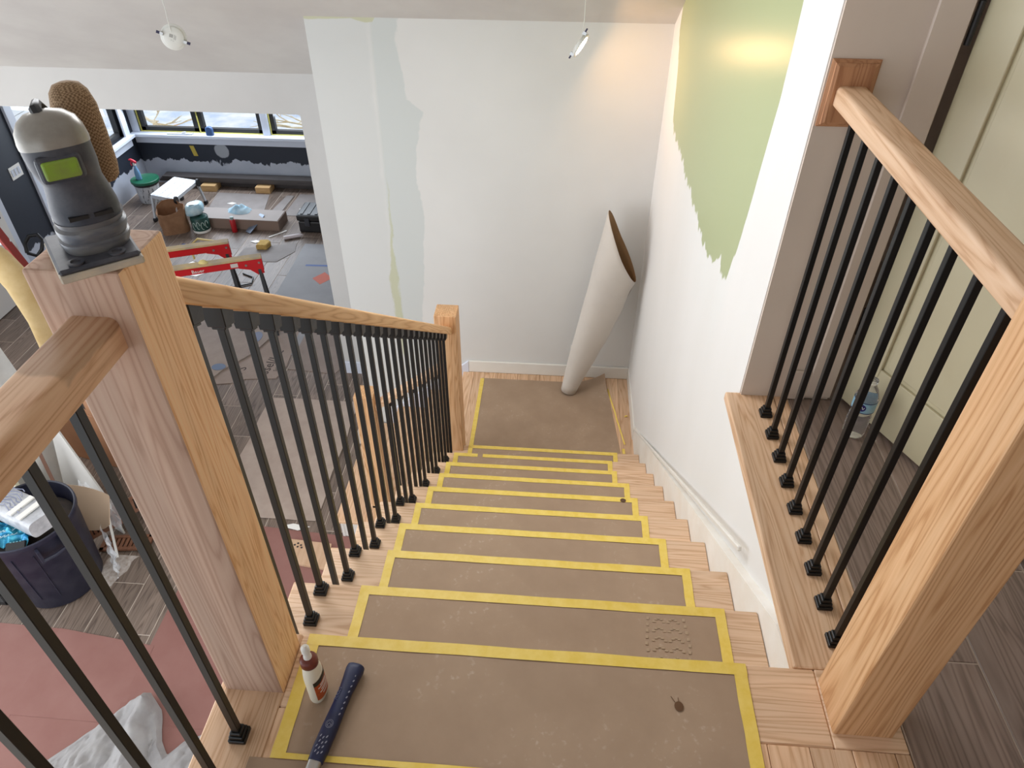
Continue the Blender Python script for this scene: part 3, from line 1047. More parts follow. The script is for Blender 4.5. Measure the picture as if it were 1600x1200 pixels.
for zz in (-.006, .006):
    hd.loft([superring((.02 + .055 * q / 5, -.312 + (.5 if False else 0) - .012 * (q / 5) ** 2, .0155 + zz * (1 + q / 8)), (0, 1, 0), (0, 0, 1), .0115 * (1 - .05 * q), .0055 * (1 - .14 * q), 10, 2.5) for q in range(6)])
part('head', hd, steel, t)
mk = MB()
random.seed(11)


def fleck(x, s, ln_, tilt, top=.0292):
    c, sn = math.cos(tilt), math.sin(tilt)
    n = 8
    h = top - .0155
    vs = []
    for q in range(n):
        a = 2 * PI * q / n
        px, py = .0012 * math.cos(a), ln_ * math.sin(a)
        xx, yy = x + px * c - py * sn, -s + px * sn + py * c
        w = .0165
        zz = .0155 + .0136 * max(0, 1 - abs(xx / w) ** 2.6) ** (1 / 2.6) + .0004
        vs.append((xx, yy, zz))
    mk.add(vs, [tuple(range(n))])


for r, s in enumerate([.16, .17, .18, .19]):
    for j in (-1, 0, 1):
        fleck(j * .0065 + (.002 if r % 2 else 0), s + (.003 if j == 0 else 0), .0032, -.35)
for s in (.028, .04, .052, .064, .076, .088, .1, .112):
    fleck(.0112, s, .003, -.35)
part('grip_flecks', mk, basic('worn_silver_print', rgb(150, 152, 170), .5), t, kind='stuff')
lt = text_mb('TOOLS', .009, (-.006, -.088, .0285), (0, 1, 0), (-1, 0, 0), .0004)
part('grip_lettering', lt, basic('grip_emboss', rgb(88, 94, 128), .5), t)
rg = MB()
for r0 in (.0075, .0052):
    rg.tube([(r0 * math.cos(2 * PI * q / 20), -.135 + r0 * 1.1 * math.sin(2 * PI * q / 20), .0288 - .0 * q) for q in range(21)], .0004, 4)
rg.tube([(-.004, -.139, .0289), (0, -.133, .0289), (.004, -.137, .0289)], .0005, 4)
part('grip_emblem', rg, basic('grip_emblem_silver', rgb(140, 142, 160), .5), t)
part('hang_hole', MB().lathe([(.0025, .0288), (.0025, .0296)], (0, -.014, 0), 12), black_plastic, t)
t.location = (-.386, .783, .0025)
t.rotation_euler = (0, 0, math.radians(-9))

# ------------------------------------------------------------------ palm sander on the newel
t = thing('palm_sander', 'dusty grey palm sander with a green window standing on the left newel post', 'sander', (0, 0, 0))
sand_dark = basic('dusty_dark_housing', rgb(46, 50, 62), .5, var=rgb(84, 84, 90), vscale=22)
sand_grey = basic('silver_grey_housing', rgb(168, 164, 156), .32, .3, var=rgb(136, 130, 122), vscale=12)
part('sanding_pad', MB().box(-.047, .047, -.055, .055, .002, .012), basic('pale_foam_pad', rgb(206, 192, 170), .8, var=rgb(180, 172, 160), vscale=30), t, bevel=.002)
part('base_plate', MB().box(-.046, .046, -.054, .054, .012, .019), sand_dark, t, bevel=.003)
sw = MB()
for sx in (-.024, .022):
    sw.lathe([(.009, .0195), (.010, .022), (.006, .0225), (.0055, .0205)], (sx, -.044, 0), 16)
part('clamp_ring', sw, sand_dark, t)
KS = .80
rings = [superring((.008 + .07 * (z - .02), y + .004, z), (1, 0, 0), (0, 1, 0), rx * KS, ry * KS, 32, e) for z, y, rx, ry, e in ((.019, 0, .046, .046, 2.6), (.026, 0, .050, .048, 2.4), (.031, 0, .050, .048, 2.4), (.033, 0, .047, .045, 2.4), (.040, 0, .050, .047, 2.4), (.046, 0, .050, .047, 2.4), (.049, 0, .046, .044, 2.3), (.056, 0, .049, .046, 2.3))]
part('dust_skirt', MB().loft(rings), basic('smoky_skirt_plastic', rgb(120, 118, 116), .35, var=rgb(70, 76, 90), vscale=14, stretch=(1, 1, 4)), t)
rings = [superring((cx, y + .004, z), (1, 0, 0), (0, 1, 0), rx * KS, ry * KS, 32, e) for z, cx, y, rx, ry, e in ((.054, .010, 0, .047, .045, 2.3), (.068, .010, .0, .047, .043, 2.3), (.085, .010, .001, .043, .039, 2.3), (.100, .009, .001, .040, .037, 2.3), (.112, .007, -.002, .0425, .039, 2.3), (.122, .006, -.004, .0445, .043, 2.4), (.138, .005, -.005, .0450, .044, 2.4), (.150, .005, -.004, .0445, .043, 2.4))]
part('grip_body', MB().loft(rings), sand_dark, t)
rings = [superring((cx, y + .004, z), (1, 0, 0), (0, 1, -.16), rx * KS, ry * KS, 32, e) for z, cx, y, rx, ry, e in ((.143, .005, -.0045, .0458, .0445, 2.4), (.149, .005, -.004, .0462, .0450, 2.4), (.160, .005, -.001, .044, .043, 2.3), (.170, .006, .002, .037, .036, 2.2), (.177, .006, .003, .025, .024, 2), (.180, .006, .003, .008, .008, 2))]
part('motor_head', MB().loft(rings), sand_grey, t)
part('window_frame', MB().obox((.000, -.0315, .127), (1, 0, 0), (0, 1, 0), (0, 0, 1), .0235, .006, .0155), sand_dark, t, bevel=.006, seg=3)
part('green_window', MB().obox((.000, -.0370, .127), (1, 0, 0), (0, 1, 0), (0, 0, 1), .0185, .003, .0108), basic('lime_green_plastic', rgb(134, 172, 44), .35, var=rgb(128, 140, 70), vscale=30), t, bevel=.004, seg=3, label='lime green window')
for sx in (-.0135, .0135):
    part('vent_slot', MB().obox((sx + .011, -.0295, .066), (1, 0, 0), (0, 1, 0), (0, 0, 1), .0105, .003, .0022), black_plastic, t)
mesh_bag = NT('brown_mesh_weave')
_mp = mesh_bag.coords((1, 1, 1))
_w = mesh_bag.n('ShaderNodeTexChecker', Scale=420)
mesh_bag.l(_mp, 0, _w, 'Vector')
_w.inputs['Color1'].default_value = rgb(178, 150, 118)
_w.inputs['Color2'].default_value = rgb(128, 102, 76)
mesh_bag.color((_w, 0))
mesh_bag.b.inputs['Roughness'].default_value = .9
mesh_bag = mesh_bag.m
ax = Vector((.0, .06, .998)).normalized()
uy_ = Vector((0, .998, -.06))
cc = Vector((.043, .060, .070))
rings = []
for s, r in ((0, .017), (.006, .022), (.02, .0245), (.06, .0255), (.092, .0250), (.108, .021), (.116, .015), (.119, .006)):
    rings.append(superring(cc + ax * s, (1, 0, 0), uy_, r, r * .95, 28, 2.6))
part('dust_canister', MB().loft(rings), mesh_bag, t, label='brown mesh dust canister')
part('dust_port', MB().loft([superring(p, (1, 0, 0), (0, 0, 1), r, r * .8, 18, 2.4) for p, r in (((.018, .025, .060), .018), ((.030, .05, .066), .020), ((.032, .075, .068), .020))]), sand_grey, t)
part('power_cord', MB().tube([(.002, -.006, .170), (.0, .004, .182), (.004, .018, .184), (.010, .030, .174), (.014, .036, .150), (.016, .040, .10), (.016, .046, .03), (.02, .05, .0215)], [.0075, .0065, .005, .004, .004, .004, .004, .004], 8), black_plastic, t)
t.location = (-.578, .757, 1.012)
t.rotation_euler = (0, 0, math.radians(40))

# ------------------------------------------------------------------ kraft paper roll leaning in the corner
roll_out = basic('white_side_of_paper', rgb(206, 198, 188), .6, var=rgb(198, 190, 181), vscale=3)
roll_in = basic('brown_side_of_paper', rgb(136, 104, 68), .7, var=rgb(124, 94, 60), vscale=4)
A, B = Vector((.130, 4.055, -1.885)), Vector((.440, 4.095, -.52))
axr = (B - A).normalized()
u1 = axr.cross(Vector((0, 1, 0))).normalized()
if u1.x < 0:
    u1 = -u1
v1 = axr.cross(u1).normalized()
if v1.y < 0:
    v1 = -v1
mb = MB()
NR, NS = 30, 26
vs = []
for j in range(NS + 1):
    s = j / NS
    for i in range(NR + 1):
        a = 2 * PI * i / NR * 1.04
        rx = .058 + .085 * s
        ry = .055 + .070 * s
        top = 1.0
        # slanted mouth: long on the left, cut short on the right
        cut = 1.0 - .145 * (1 + math.cos(a + .12))
        ss = s * (cut if s > .5 else 1 + (cut - 1) * s / .5)
        sag = .02 * math.sin(PI * min(1, s * 1.1)) * max(0, math.cos(a))
        p = A + (B - A) * ss + u1 * (math.cos(a) * rx * (1 + .22 * s * (math.cos(a) > 0)) + sag) + v1 * (math.sin(a) * ry * (1 + .0 * s)) + u1 * (.006 * noise.noise((s * 6, a * .8, 1)))
        p.x = min(p.x, .565)
        p.y = min(p.y, 4.225)
        vs.append(p)
fs = [(j * (NR + 1) + i, j * (NR + 1) + i + 1, (j + 1) * (NR + 1) + i + 1, (j + 1) * (NR + 1) + i) for j in range(NS) for i in range(NR)]
mb.add(vs, fs, 0, True)
roll = part('paper_roll', mb, [roll_out, roll_in], None, at=(.13, 4.05, -1.897))
tag(roll, 'loose roll of brown paper with white outside leaning in the back corner', 'paper roll')
sm = roll.modifiers.new('paper', 'SOLIDIFY')
sm.thickness = .0016
sm.offset = -1
sm.material_offset = 1

# ------------------------------------------------------------------ wall box and lamps
t = thing('outlet_box', 'open electrical box with loose wires in the back wall beside the paper roll', 'outlet', (.155, 4.25, -1.67))
part('box_rim', MB().box(.132, .180, 4.243, 4.2495, -1.725, -1.615), white_plastic, t, bevel=.002)
part('box_opening', MB().box(.139, .173, 4.2405, 4.2435, -1.715, -1.625), black_plastic, t)
part('wire', MB().tube([(.15, 4.24, -1.64), (.152, 4.225, -1.66), (.16, 4.23, -1.69), (.165, 4.24, -1.70)], .003, 6), basic('yellow_wire', rgb(206, 190, 112), .5), t)
part('wire', MB().tube([(.165, 4.24, -1.635), (.162, 4.222, -1.655), (.155, 4.23, -1.68), (.15, 4.24, -1.69)], .003, 6), white_plastic, t)

lamp_white = basic('lamp_white_enamel', rgb(222, 222, 216), .4)
glow = NT('lit_lens')
glow.b.inputs['Emission Color'].default_value = (1.0, .86, .66, 1)
glow.b.inputs['Emission Strength'].default_value = 14
glow = glow.m


def frame_of(n, hint):
    n = Vector(n).normalized()
    u = (Vector(hint) - n * Vector(hint).dot(n)).normalized()
    return n, u, n.cross(u)


def disc_lamp(name, label, c, n, hint, lens_mat, top, clip_ang, cable_dir):
    n, u, w = frame_of(n, hint)
    c = Vector(c)
    t = thing(name, label, 'lamp', c)

    def rings(prof):
        return [[c + n * d + u * (r * math.cos(a)) + w * (r * math.sin(a)) for a in [2 * PI * q / 36 for q in range(36)]] for r, d in prof]
    part('trim_ring', MB().loft(rings([(.045, .004), (.062, .005), (.0645, .002), (.0645, -.001), (.060, -.004), (.050, -.005)]), cap0=False), lamp_white, t)
    part('back_plate', MB().loft(rings([(.052, -.003), (.052, -.014), (.048, -.017), (.020, -.018)])), lamp_white, t)
    part('lens', MB().loft(rings([(.050, .0045), (.046, .0065), (.02, .0075)])), lens_mat, t)
    for sgn in (-1, 1):
        d = u * math.cos(clip_ang) * sgn + w * math.sin(clip_ang) * sgn
        e = n.cross(d)
        cb = MB()
        cb.obox(c + d * .058 - n * .016, d, e, n, .008, .007, .010)
        cl_ = part('spring_clip', cb, steel, t)
        cb = MB()
        cb.obox(c + d * .074 - n * .017, d, e, n, .009, .0065, .0035)
        part('clip_tip', cb, basic('dark_clip_rubber', rgb(48, 46, 76), .5), cl_)
    s0 = c - n * .018 + cable_dir * .03
    part('cable', MB().tube([s0, s0 + Vector((0, 0, .03)) + cable_dir * .012, (Vector(top) * .5 + s0 * .5) + Vector((.006, 0, 0)), top], .0022, 6), lamp_white, t)
    return t, n, u, w, c


disc_lamp('ceiling_lamp', 'lit round recessed lamp hanging edge-on from its cable near the back wall', LAMP_C, LAMP_N, (0.5, 0, .86), glow, (.078, 3.99, ceil_z(3.99)), 0, Vector((.5, 0, .86)))
dead = disc_lamp('ceiling_lamp', 'unlit round white recessed lamp hanging by a cable at the upper left', (-2.07, 3.93, .49), (-.34, .93, -.05), (1, 0, 0), lamp_white, (-2.10, 3.96, ceil_z(3.96)), math.radians(24), Vector((-.12, 0, .95)))
dt, n, u, w, c = dead
pl = MB()
bk = c - n * .0185
uu = (u * .85 - Vector((0, 0, 1)) * .35)
uu = (uu - n * uu.dot(n)).normalized()
ww = n.cross(uu)
for a, b, hx, hy in ((-.012, .006, .009, .008), (.004, .004, .0012, .012), (.010, .002, .0012, .011), (-.008, -.014, .003, .001), (.002, -.016, .002, .0012)):
    pl.obox(bk + uu * a - ww * b, uu, ww, n, hx, hy, .0004)
part('back_label', pl, basic('grey_label_print', rgb(168, 168, 164), .6), dt)

# ------------------------------------------------------------------ far room: windows, door, outside
glassm = NT('window_glass')
for nd in list(glassm.t.nodes):
    if nd.type == 'BSDF_PRINCIPLED':
        glassm.t.nodes.remove(nd)
tr = glassm.n('ShaderNodeBsdfTransparent'); gl = glassm.n('ShaderNodeBsdfGlossy', Roughness=.02); lwt = glassm.n('ShaderNodeLayerWeight', Blend=.5); fr = glassm.math('ADD', glassm.math('MULTIPLY', glassm.math('POWER', (lwt, 'Facing'), 5.0), .8), .04)[0]; mx = glassm.n('ShaderNodeMixShader')
glassm.l(fr, 0, mx, 0); glassm.l(tr, 0, mx, 1); glassm.l(gl, 0, mx, 2)
glassm.l(mx, 0, glassm.t.nodes['Material Output'], 0)
glassm = glassm.m
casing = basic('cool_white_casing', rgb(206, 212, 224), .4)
masking = basic('pale_yellow_masking', rgb(214, 204, 110), .6)
ZS = -1.955
idx = 1
for (xa, xb) in ((-5.585, -4.80), (-4.78, -3.93), (-3.82, -2.95)):
    w = struct('window_%d' % idx, MB().box(xa, xa + .06, 9.12, 9.18, ZS, -.78).box(xb - .06, xb, 9.12, 9.18, ZS, -.78).box(xa, xb, 9.12, 9.18, ZS, ZS + .055).box(xa, xb, 9.12, 9.18, -.83, -.78), black_plastic)
    part('glass_pane', MB().box(xa + .055, xb - .055, 9.145, 9.15, ZS + .05, -.82), glassm, w)
    part('masking_tape', MB().box(xa - .004, xa + .004, 9.098, 9.12, ZS, -.8).box(xa, xb, 9.10, 9.12, ZS - .002, ZS + .008), masking, w)
    idx += 1
struct('trim_5', MB().box(-5.70, -5.60, 9.075, 9.1, ZS, -.75).box(-3.925, -3.83, 9.075, 9.1, ZS, -.75), casing, bevel=.004)
struct('trim_6', MB().box(-5.72, -2.8, 8.99, 9.12, -1.995, -1.955).box(-5.69, -2.8, 9.07, 9.1, -2.10, -1.995), casing, bevel=.004)
# side window and its sill, then the half-glazed door
w = struct('window_4', MB().box(-5.80, -5.74, 8.10, 8.16, -1.95, -.55).box(-5.80, -5.74, 8.84, 8.90, -1.95, -.55).box(-5.80, -5.74, 8.10, 8.90, -1.95, -1.89), black_plastic)
part('glass_pane', MB().box(-5.775, -5.77, 8.16, 8.84, -1.89, -.55), glassm, w)
part('window_sill', MB().box(-5.72, -5.62, 8.02, 8.98, -1.99, -1.95).box(-5.70, -5.675, 8.04, 8.96, -2.10, -1.99), casing, w, bevel=.004)
part('window_casing', MB().box(-5.70, -5.675, 8.86, 8.97, -1.95, -.4).box(-5.70, -5.675, 8.02, 8.12, -1.95, -.4), casing, w)
d = struct('door_2', MB().box(-5.79, -5.745, 7.06, 7.18, ZG, -.5).box(-5.79, -5.745, 7.86, 7.98, ZG, -.5).box(-5.79, -5.745, 7.18, 7.86, ZG, -1.55), casing)
part('glass_pane', MB().box(-5.77, -5.765, 7.18, 7.86, -1.55, -.5), glassm, d)
part('door_casing', MB().box(-5.70, -5.67, 6.98, 7.08, ZG, -.4).box(-5.70, -5.67, 7.96, 8.04, ZG, -.4), casing, d, bevel=.003)
part('door_handle', MB().box(-5.745, -5.735, 7.09, 7.13, -1.78, -1.58).tube([(-5.735, 7.11, -1.66), (-5.70, 7.11, -1.66), (-5.69, 7.13, -1.66), (-5.69, 7.22, -1.665)], .009, 8), black_plastic, d)
d = struct('door_3', MB().box(-5.66, -5.62, 5.42, 6.30, ZG + .01, -.6), basic('white_door_slab', rgb(222, 219, 214), .4), bevel=.003)
part('door_casing', MB().box(-5.70, -5.665, 6.30, 6.42, ZG, -.4), casing, d, bevel=.003)
part('door_handle', MB().box(-5.62, -5.612, 6.19, 6.25, -1.82, -1.56).tube([(-5.612, 6.22, -1.66), (-5.57, 6.22, -1.66), (-5.56, 6.19, -1.66), (-5.56, 6.09, -1.67)], .010, 8), black_plastic, d)
t = thing('light_switch', 'white triple light switch plate on the navy wall at the far left', 'switch', (-5.7, 6.80, -1.56))
part('plate', MB().box(-5.70, -5.693, 6.72, 6.90, -1.63, -1.50), white_plastic, t, bevel=.002)
for q in range(3):
    part('rocker', MB().box(-5.694, -5.688, 6.737 + .05 * q, 6.772 + .05 * q, -1.60, -1.53), casing, t, bevel=.002)

# outside
struct('ground_outside', MB().grid(lambda u, v: (-26 + 34 * u, 9.3 + 40 * v, -3.0 + .15 * noise.noise((u * 30, v * 30, 0)) + max(0, v - .25) * 10), 40, 40).grid(lambda u, v: (-26 + 20 * u, -6 + 15.3 * v, -3.0 + .1 * noise.noise((u * 30, v * 30, 3))), 20, 20),
       basic('sunlit_leaf_ground', rgb(236, 236, 234), .9, var=rgb(186, 200, 222), vscale=2.6))  # outdoor sunlight put into the ground colour, no sun lamp
bark = basic('sunlit_bark', rgb(236, 222, 190), .8, var=rgb(206, 180, 134), vscale=8)  # sunlit look of the branches painted into the bark colour
random.seed(5)
GT = 'bare trees outside the far windows'


def bare_tree(x, y, h, seed, label, lean=0.0):
    rnd = random.Random(seed)
    t = thing('bare_tree', label, 'tree', (x, y, -3.0), GT)
    mbt = MB()
    mbt.tube([(x, y, -3.05), (x + lean * .3, y, -3 + h * .4), (x + lean, y + .1, -3 + h)], [.09, .06, .02], 8)
    part('trunk', mbt, bark, t)
    mbb = MB()

    def grow(p, d, L, r, n):
        if n == 0:
            return
        q = p + d * L
        mid = p + d * (L * .5) + Vector((rnd.uniform(-.06, .06), rnd.uniform(-.06, .06), rnd.uniform(-.04, .04))) * L
        mbb.tube([p, mid, q], [r, r * .85, r * .6], 5)
        for _ in range(3):
            d2 = (d + Vector((rnd.uniform(-.8, .8), rnd.uniform(-.8, .8), rnd.uniform(-.5, .6)))).normalized()
            grow(p + d * (L * rnd.uniform(.4, 1)), d2, L * rnd.uniform(.55, .8), r * .6, n - 1)
    for q in range(9):
        a = rnd.uniform(0, 2 * PI)
        z = -3 + h * rnd.uniform(.12, .8)
        grow(Vector((x, y, z)), Vector((math.cos(a), math.sin(a) * .6, rnd.uniform(-.1, .5))).normalized(), .7, .028, 4)
    part('branch', mbb, bark, t, kind='stuff')


bare_tree(-6.9, 11.3, 3.2, 1, 'bare pale branched tree outside the left pane of the far windows')
bare_tree(-5.0, 13.4, 3.0, 2, 'bare pale branched tree outside the middle pane of the far windows')
bare_tree(-3.4, 11.2, 3.0, 3, 'bare pale branched tree outside the right pane of the far windows', .3)
hs = thing('neighbour_house', 'white sided house seen through the glass of the left door', 'house', (-10.5, 11.0, -3.0))
hb = MB()
for q in range(16):
    hb.box(-11.5, -9.5, 9.0, 13.5, -3.0 + q * .2, -3.0 + q * .2 + .19)
part('siding', hb, basic('white_siding', rgb(232, 232, 232), .6), hs, kind='stuff')
wf = part('window', MB().box(-9.5, -9.47, 10.0, 10.9, -1.9, -.9), white_plastic, hs)
part('pane', MB().box(-9.475, -9.465, 10.06, 10.84, -1.84, -1.42).box(-9.475, -9.465, 10.06, 10.84, -1.38, -.96), basic('dark_window_pane', rgb(110, 120, 134), .2), wf)

# ------------------------------------------------------------------ far room clutter
Z = ZG
# bucket with spray bottle
c = (-5.40, 8.52)
t = thing('bucket', 'white paint bucket with dark drips and a green lid by the far wall', 'bucket', (c[0], c[1], Z))
bk = NT('dripped_bucket_white')
_g, _x, _y, _z = posxyz(bk)
_n = noise_of(bk, _g, 14, (1, 1, .25), 4)
_n2 = noise_of(bk, _g, 9)
bk.color(bk.mix(sstep(bk, bk.math('ABSOLUTE', bk.math('SUBTRACT', _n, .5)), .02, .008), bk.ramp(_n2, [(.3, rgb(206, 206, 206)), (.7, rgb(182, 184, 188))]), rgb(40, 42, 50)))
part('body', MB().lathe([(.125, 0), (.132, .01), (.150, .24), (.152, .25)], (c[0], c[1], Z), 28), bk.m, t)
part('paint_band', MB().lathe([(.1525, .235), (.157, .24), (.157, .275), (.153, .28)], (c[0], c[1], Z), 28), black_plastic, t)
part('lid', MB().lathe([(.170, .268), (.174, .272), (.174, .300), (.168, .304), (.158, .297), (.01, .296)], (c[0], c[1], Z), 32), basic('green_lid', rgb(22, 92, 66), .4), t)
sx, sy, sz = -5.46, 8.50, Z + .297
t = thing('spray_bottle', 'blue spray bottle with a red trigger standing on the green bucket lid', 'bottle', (sx, sy, sz))
part('body', MB().loft([superring((sx, sy, sz + z), (1, 0, 0), (0, 1, 0), a, b, 18, 2.4) for z, a, b in ((0, .035, .026), (.01, .038, .028), (.09, .036, .027), (.13, .026, .022), (.16, .015, .015), (.19, .0145, .0145))]), basic('blue_liquid_plastic', rgb(110, 150, 186), .25), t)
part('neck', MB().lathe([(.017, .188), (.017, .215)], (sx, sy, sz), 14), white_plastic, t)
part('trigger', MB().loft([superring(p, (0, 1, 0), (.3, 0, 1), a, b, 12, 2.4) for p, a, b in (((sx + .03, sy, sz + .225), .012, .013), ((sx, sy, sz + .24), .016, .02), ((sx - .035, sy, sz + .262), .012, .013), ((sx - .06, sy, sz + .258), .006, .007))]).tube([(sx - .03, sy, sz + .245), (sx - .045, sy, sz + .21), (sx - .04, sy, sz + .18)], .006, 6), basic('pink_red_trigger', rgb(216, 42, 66), .4), t)
# step stool platform
t = thing('work_platform', 'folding aluminium work platform with a slatted top and black feet', 'platform', (-4.86, 8.18, Z))
top = Z + .335
ux = Vector((.33, -.085, 0)); ux_n = ux.normalized()
uyv = Vector((.05, .53, 0)); uyn = uyv.normalized()
p0 = Vector((-5.04, 7.98, top))
pw, pl_ = ux.length, uyv.length
for q in range(3):
    a = p0 + ux * (q / 3 + .012)
    m_ = MB().obox(a + ux * (.31 / 2) + uyv * .5, ux_n, uyn, (0, 0, 1), pw * .153, pl_ / 2, .006)
    for e in (.25, .5, .75):
        m_.obox(a + ux * (.31 * e) + uyv * .5 + Vector((0, 0, .0065)), ux_n, uyn, (0, 0, 1), .003, pl_ * .47, .0015)
    part('slat', m_, basic('slat_aluminium', rgb(216, 220, 226), .45, .3), t)
m_ = MB()
for e in (0.0, 1.0):
    m_.obox(p0 + ux * .5 + uyv * e + Vector((0, 0, -.02)), ux_n, uyn, (0, 0, 1), pw * .5, .012, .022)
    m_.obox(p0 + ux * e + uyv * .5 + Vector((0, 0, -.02)), ux_n, uyn, (0, 0, 1), .012, pl_ * .5, .020)
part('frame', m_, alu, t)
for e, f in ((0, 0), (1, 0), (0, 1), (1, 1)):
    pt = p0 + ux * e + uyv * f
    ft = pt + ux_n * (.02 if e else -.02) + uyn * (.05 if f else -.05)
    ft.z = Z
    lg = part('leg', MB().beam((ft.x, ft.y, Z + .03), (pt.x, pt.y, top - .02), .022, .032, (0, 1, 0)), alu, t)
    part('foot', MB().box(ft.x - .022, ft.x + .022, ft.y - .026, ft.y + .026, Z, Z + .045), black_plastic, lg, bevel=.006)
for e in (0, 1):
    pt = p0 + ux * 1.06 + uyv * e + Vector((0, 0, -.02))
    part('hinge_knob', MB().loft([[pt + Vector(ux_n) * d + uyn * (.036 * math.cos(2 * PI * q / 16)) + Vector((0, 0, .05 * math.sin(2 * PI * q / 16))) for q in range(16)] for d in (-.012, .015)]), black_plastic, t)
part('brace', MB().tube([p0 + ux * .1 + uyv * .12 + Vector((0, 0, -.03)), p0 + ux * -.03 + uyv * -.04 + Vector((0, 0, -.22))], .007, 6).tube([p0 + ux * .9 + uyv * .12 + Vector((0, 0, -.03)), p0 + ux * 1.04 + uyv * -.06 + Vector((0, 0, -.2))], .007, 6), alu, t)


def bag_fn(c, rx, ry, h, ang, seed, open_=True):
    ca, sa = math.cos(ang), math.sin(ang)

    def f(u, v):
        a = 2 * PI * u
        e = 4.0
        ct, st_ = math.cos(a), math.sin(a)
        x = rx * math.copysign(abs(ct) ** (2 / e), ct)
        y = ry * math.copysign(abs(st_) ** (2 / e), st_)
        k = 1 + .12 * noise.noise((math.cos(a) * 2, math.sin(a) * 2 + seed, v * 3)) * (0.3 + v)
        z = h * v * (1 + .25 * noise.noise((math.cos(a) * 1.3 + seed, math.sin(a) * 1.3, .5)) * v)
        x, y = x * k, y * k
        return (c[0] + x * ca - y * sa, c[1] + x * sa + y * ca, c[2] + z)
    return f


bag = MB().grid(bag_fn((-4.70, 7.72, Z + .003), .16, .13, .30, .5, 2), 40, 8)
bag.box(-4.80, -4.60, 7.64, 7.80, Z + .002, Z + .006)
solo('paper_bag', bag, basic('brown_bag_paper', rgb(150, 112, 82), .8, var=rgb(132, 96, 68), vscale=9), (-4.7, 7.72, Z), 'open crumpled brown paper bag standing in front of the work platform', 'bag', solid=.002)
c = (-4.38, 7.74)
t = thing('paint_can', 'green and white paint can beside the crumpled brown bag', 'paint can', (c[0], c[1], Z))
part('body', MB().lathe([(.100, 0), (.104, .004), (.104, .185), (.100, .19), (.095, .184), (.01, .183)], (c[0], c[1], Z), 28), basic('dark_green_can', rgb(22, 66, 58), .4), t)
part('label_band', MB().lathe([(.1045, .004), (.1055, .008), (.1055, .03), (.1045, .034)], (c[0], c[1], Z), 28, cap0=False, cap1=False), white_plastic, t)
sq = MB()
for q in range(4):
    a0 = -1.9 + q * .5
    sq.tube([(c[0] + .106 * math.cos(a0 + .18 * math.cos(s)), c[1] + .106 * math.sin(a0 + .18 * math.cos(s)), Z + .10 + .045 * math.sin(s) + .01 * (q % 2)) for s in [2 * PI * k / 14 * .8 for k in range(15)]], .0035, 5)
part('label_swirl', sq, basic('pale_swirl_print', rgb(186, 206, 198), .5), t)
t = thing('wipes_pack', 'pale blue and white soft pack lying on top of the green paint can', 'pack', (-4.44, 7.80, Z + .19))
part('pouch', MB().loft([superring((-4.44 + .0 * q, 7.80, Z + .20 + z), (.9, .3, .15), (-.3, .9, .1), a, b, 20, 3.2) for q, (z, a, b) in enumerate(((-.008, .08, .06), (.02, .115, .09), (.06, .12, .095), (.10, .11, .085), (.125, .08, .06)))]), basic('pale_blue_pack', rgb(156, 196, 212), .35, var=rgb(206, 222, 226), vscale=12), t)
part('label', MB().obox((-4.44, 7.79, Z + .327), (.9, .3, 0), (-.3, .9, 0), (0, 0, 1), .05, .035, .002), white_plastic, t)
# long flooring carton with things on it
t = thing('flooring_carton', 'long flat grey brown carton of boards lying on the far floor', 'box', (-3.95, 7.95, Z))
cb = MB()
lx = Vector((1, -.02, 0)).normalized(); ly = Vector((-.02, 1, 0))
part('carton_body', MB().obox((-3.98, 7.95, Z + .065), lx, Vector((.02, 1, 0)), (0, 0, 1), .56, .15, .065), basic('taupe_carton', rgb(132, 112, 100), .8), t, bevel=.004)
part('carton_top', MB().obox((-3.98, 7.95, Z + .132), lx, Vector((.02, 1, 0)), (0, 0, 1), .55, .145, .003), basic('carton_top_grey', rgb(146, 136, 130), .7), t)
part('end_label', MB().box(-3.50, -3.44, 7.792, 7.797, Z + .02, Z + .10), basic('tan_label', rgb(176, 158, 138), .7), t)


def cloth_heap(c, rx, ry, h, seed, nu=26):
    def f(u, v):
        a, r = 2 * PI * u, v
        k = 1 + .35 * noise.noise((math.cos(a) * 1.5 + seed, math.sin(a) * 1.5, seed))
        x, y = rx * r * k * math.cos(a), ry * r * k * math.sin(a)
        z = h * max(0, (1 - r ** 1.5)) * (.65 + .7 * abs(noise.noise((x * 16 + seed, y * 16, seed)))) + .006 * (1 - r)
        return (c[0] + x, c[1] + y, c[2] + z)
    return MB().grid(f, nu, 10)


solo('blue_cloth', cloth_heap((-3.98, 8.03, Z + .136), .17, .09, .10, 4), basic('light_blue_cloth', rgb(148, 184, 204), .9, var=rgb(186, 206, 214), vscale=14), (-3.98, 8.03, Z + .136), 'crumpled light blue cloth pile on the long carton', 'cloth', solid=.002)
c = (-3.97, 7.74)
t = thing('spray_can', 'red spray can standing in front of the long carton', 'can', (c[0], c[1], Z))
part('body', MB().lathe([(.030, 0), (.033, .004), (.033, .15), (.026, .165)], (c[0], c[1], Z), 20), basic('red_can', rgb(176, 28, 36), .35), t)
part('cap', MB().lathe([(.022, .163), (.022, .195), (.012, .2)], (c[0], c[1], Z), 16), basic('grey_green_cap', rgb(150, 168, 168), .4), t)
solo('straightedge', MB().beam((-3.80, 7.72, Z + .005), (-3.66, 7.93, Z + .150), .10, .006, (-.5, -.6, .6)), basic('blue_grey_steel', rgb(126, 138, 156), .4, .4), (-3.75, 7.78, Z), 'grey metal taping knife blade leaning on the long carton', 'blade')
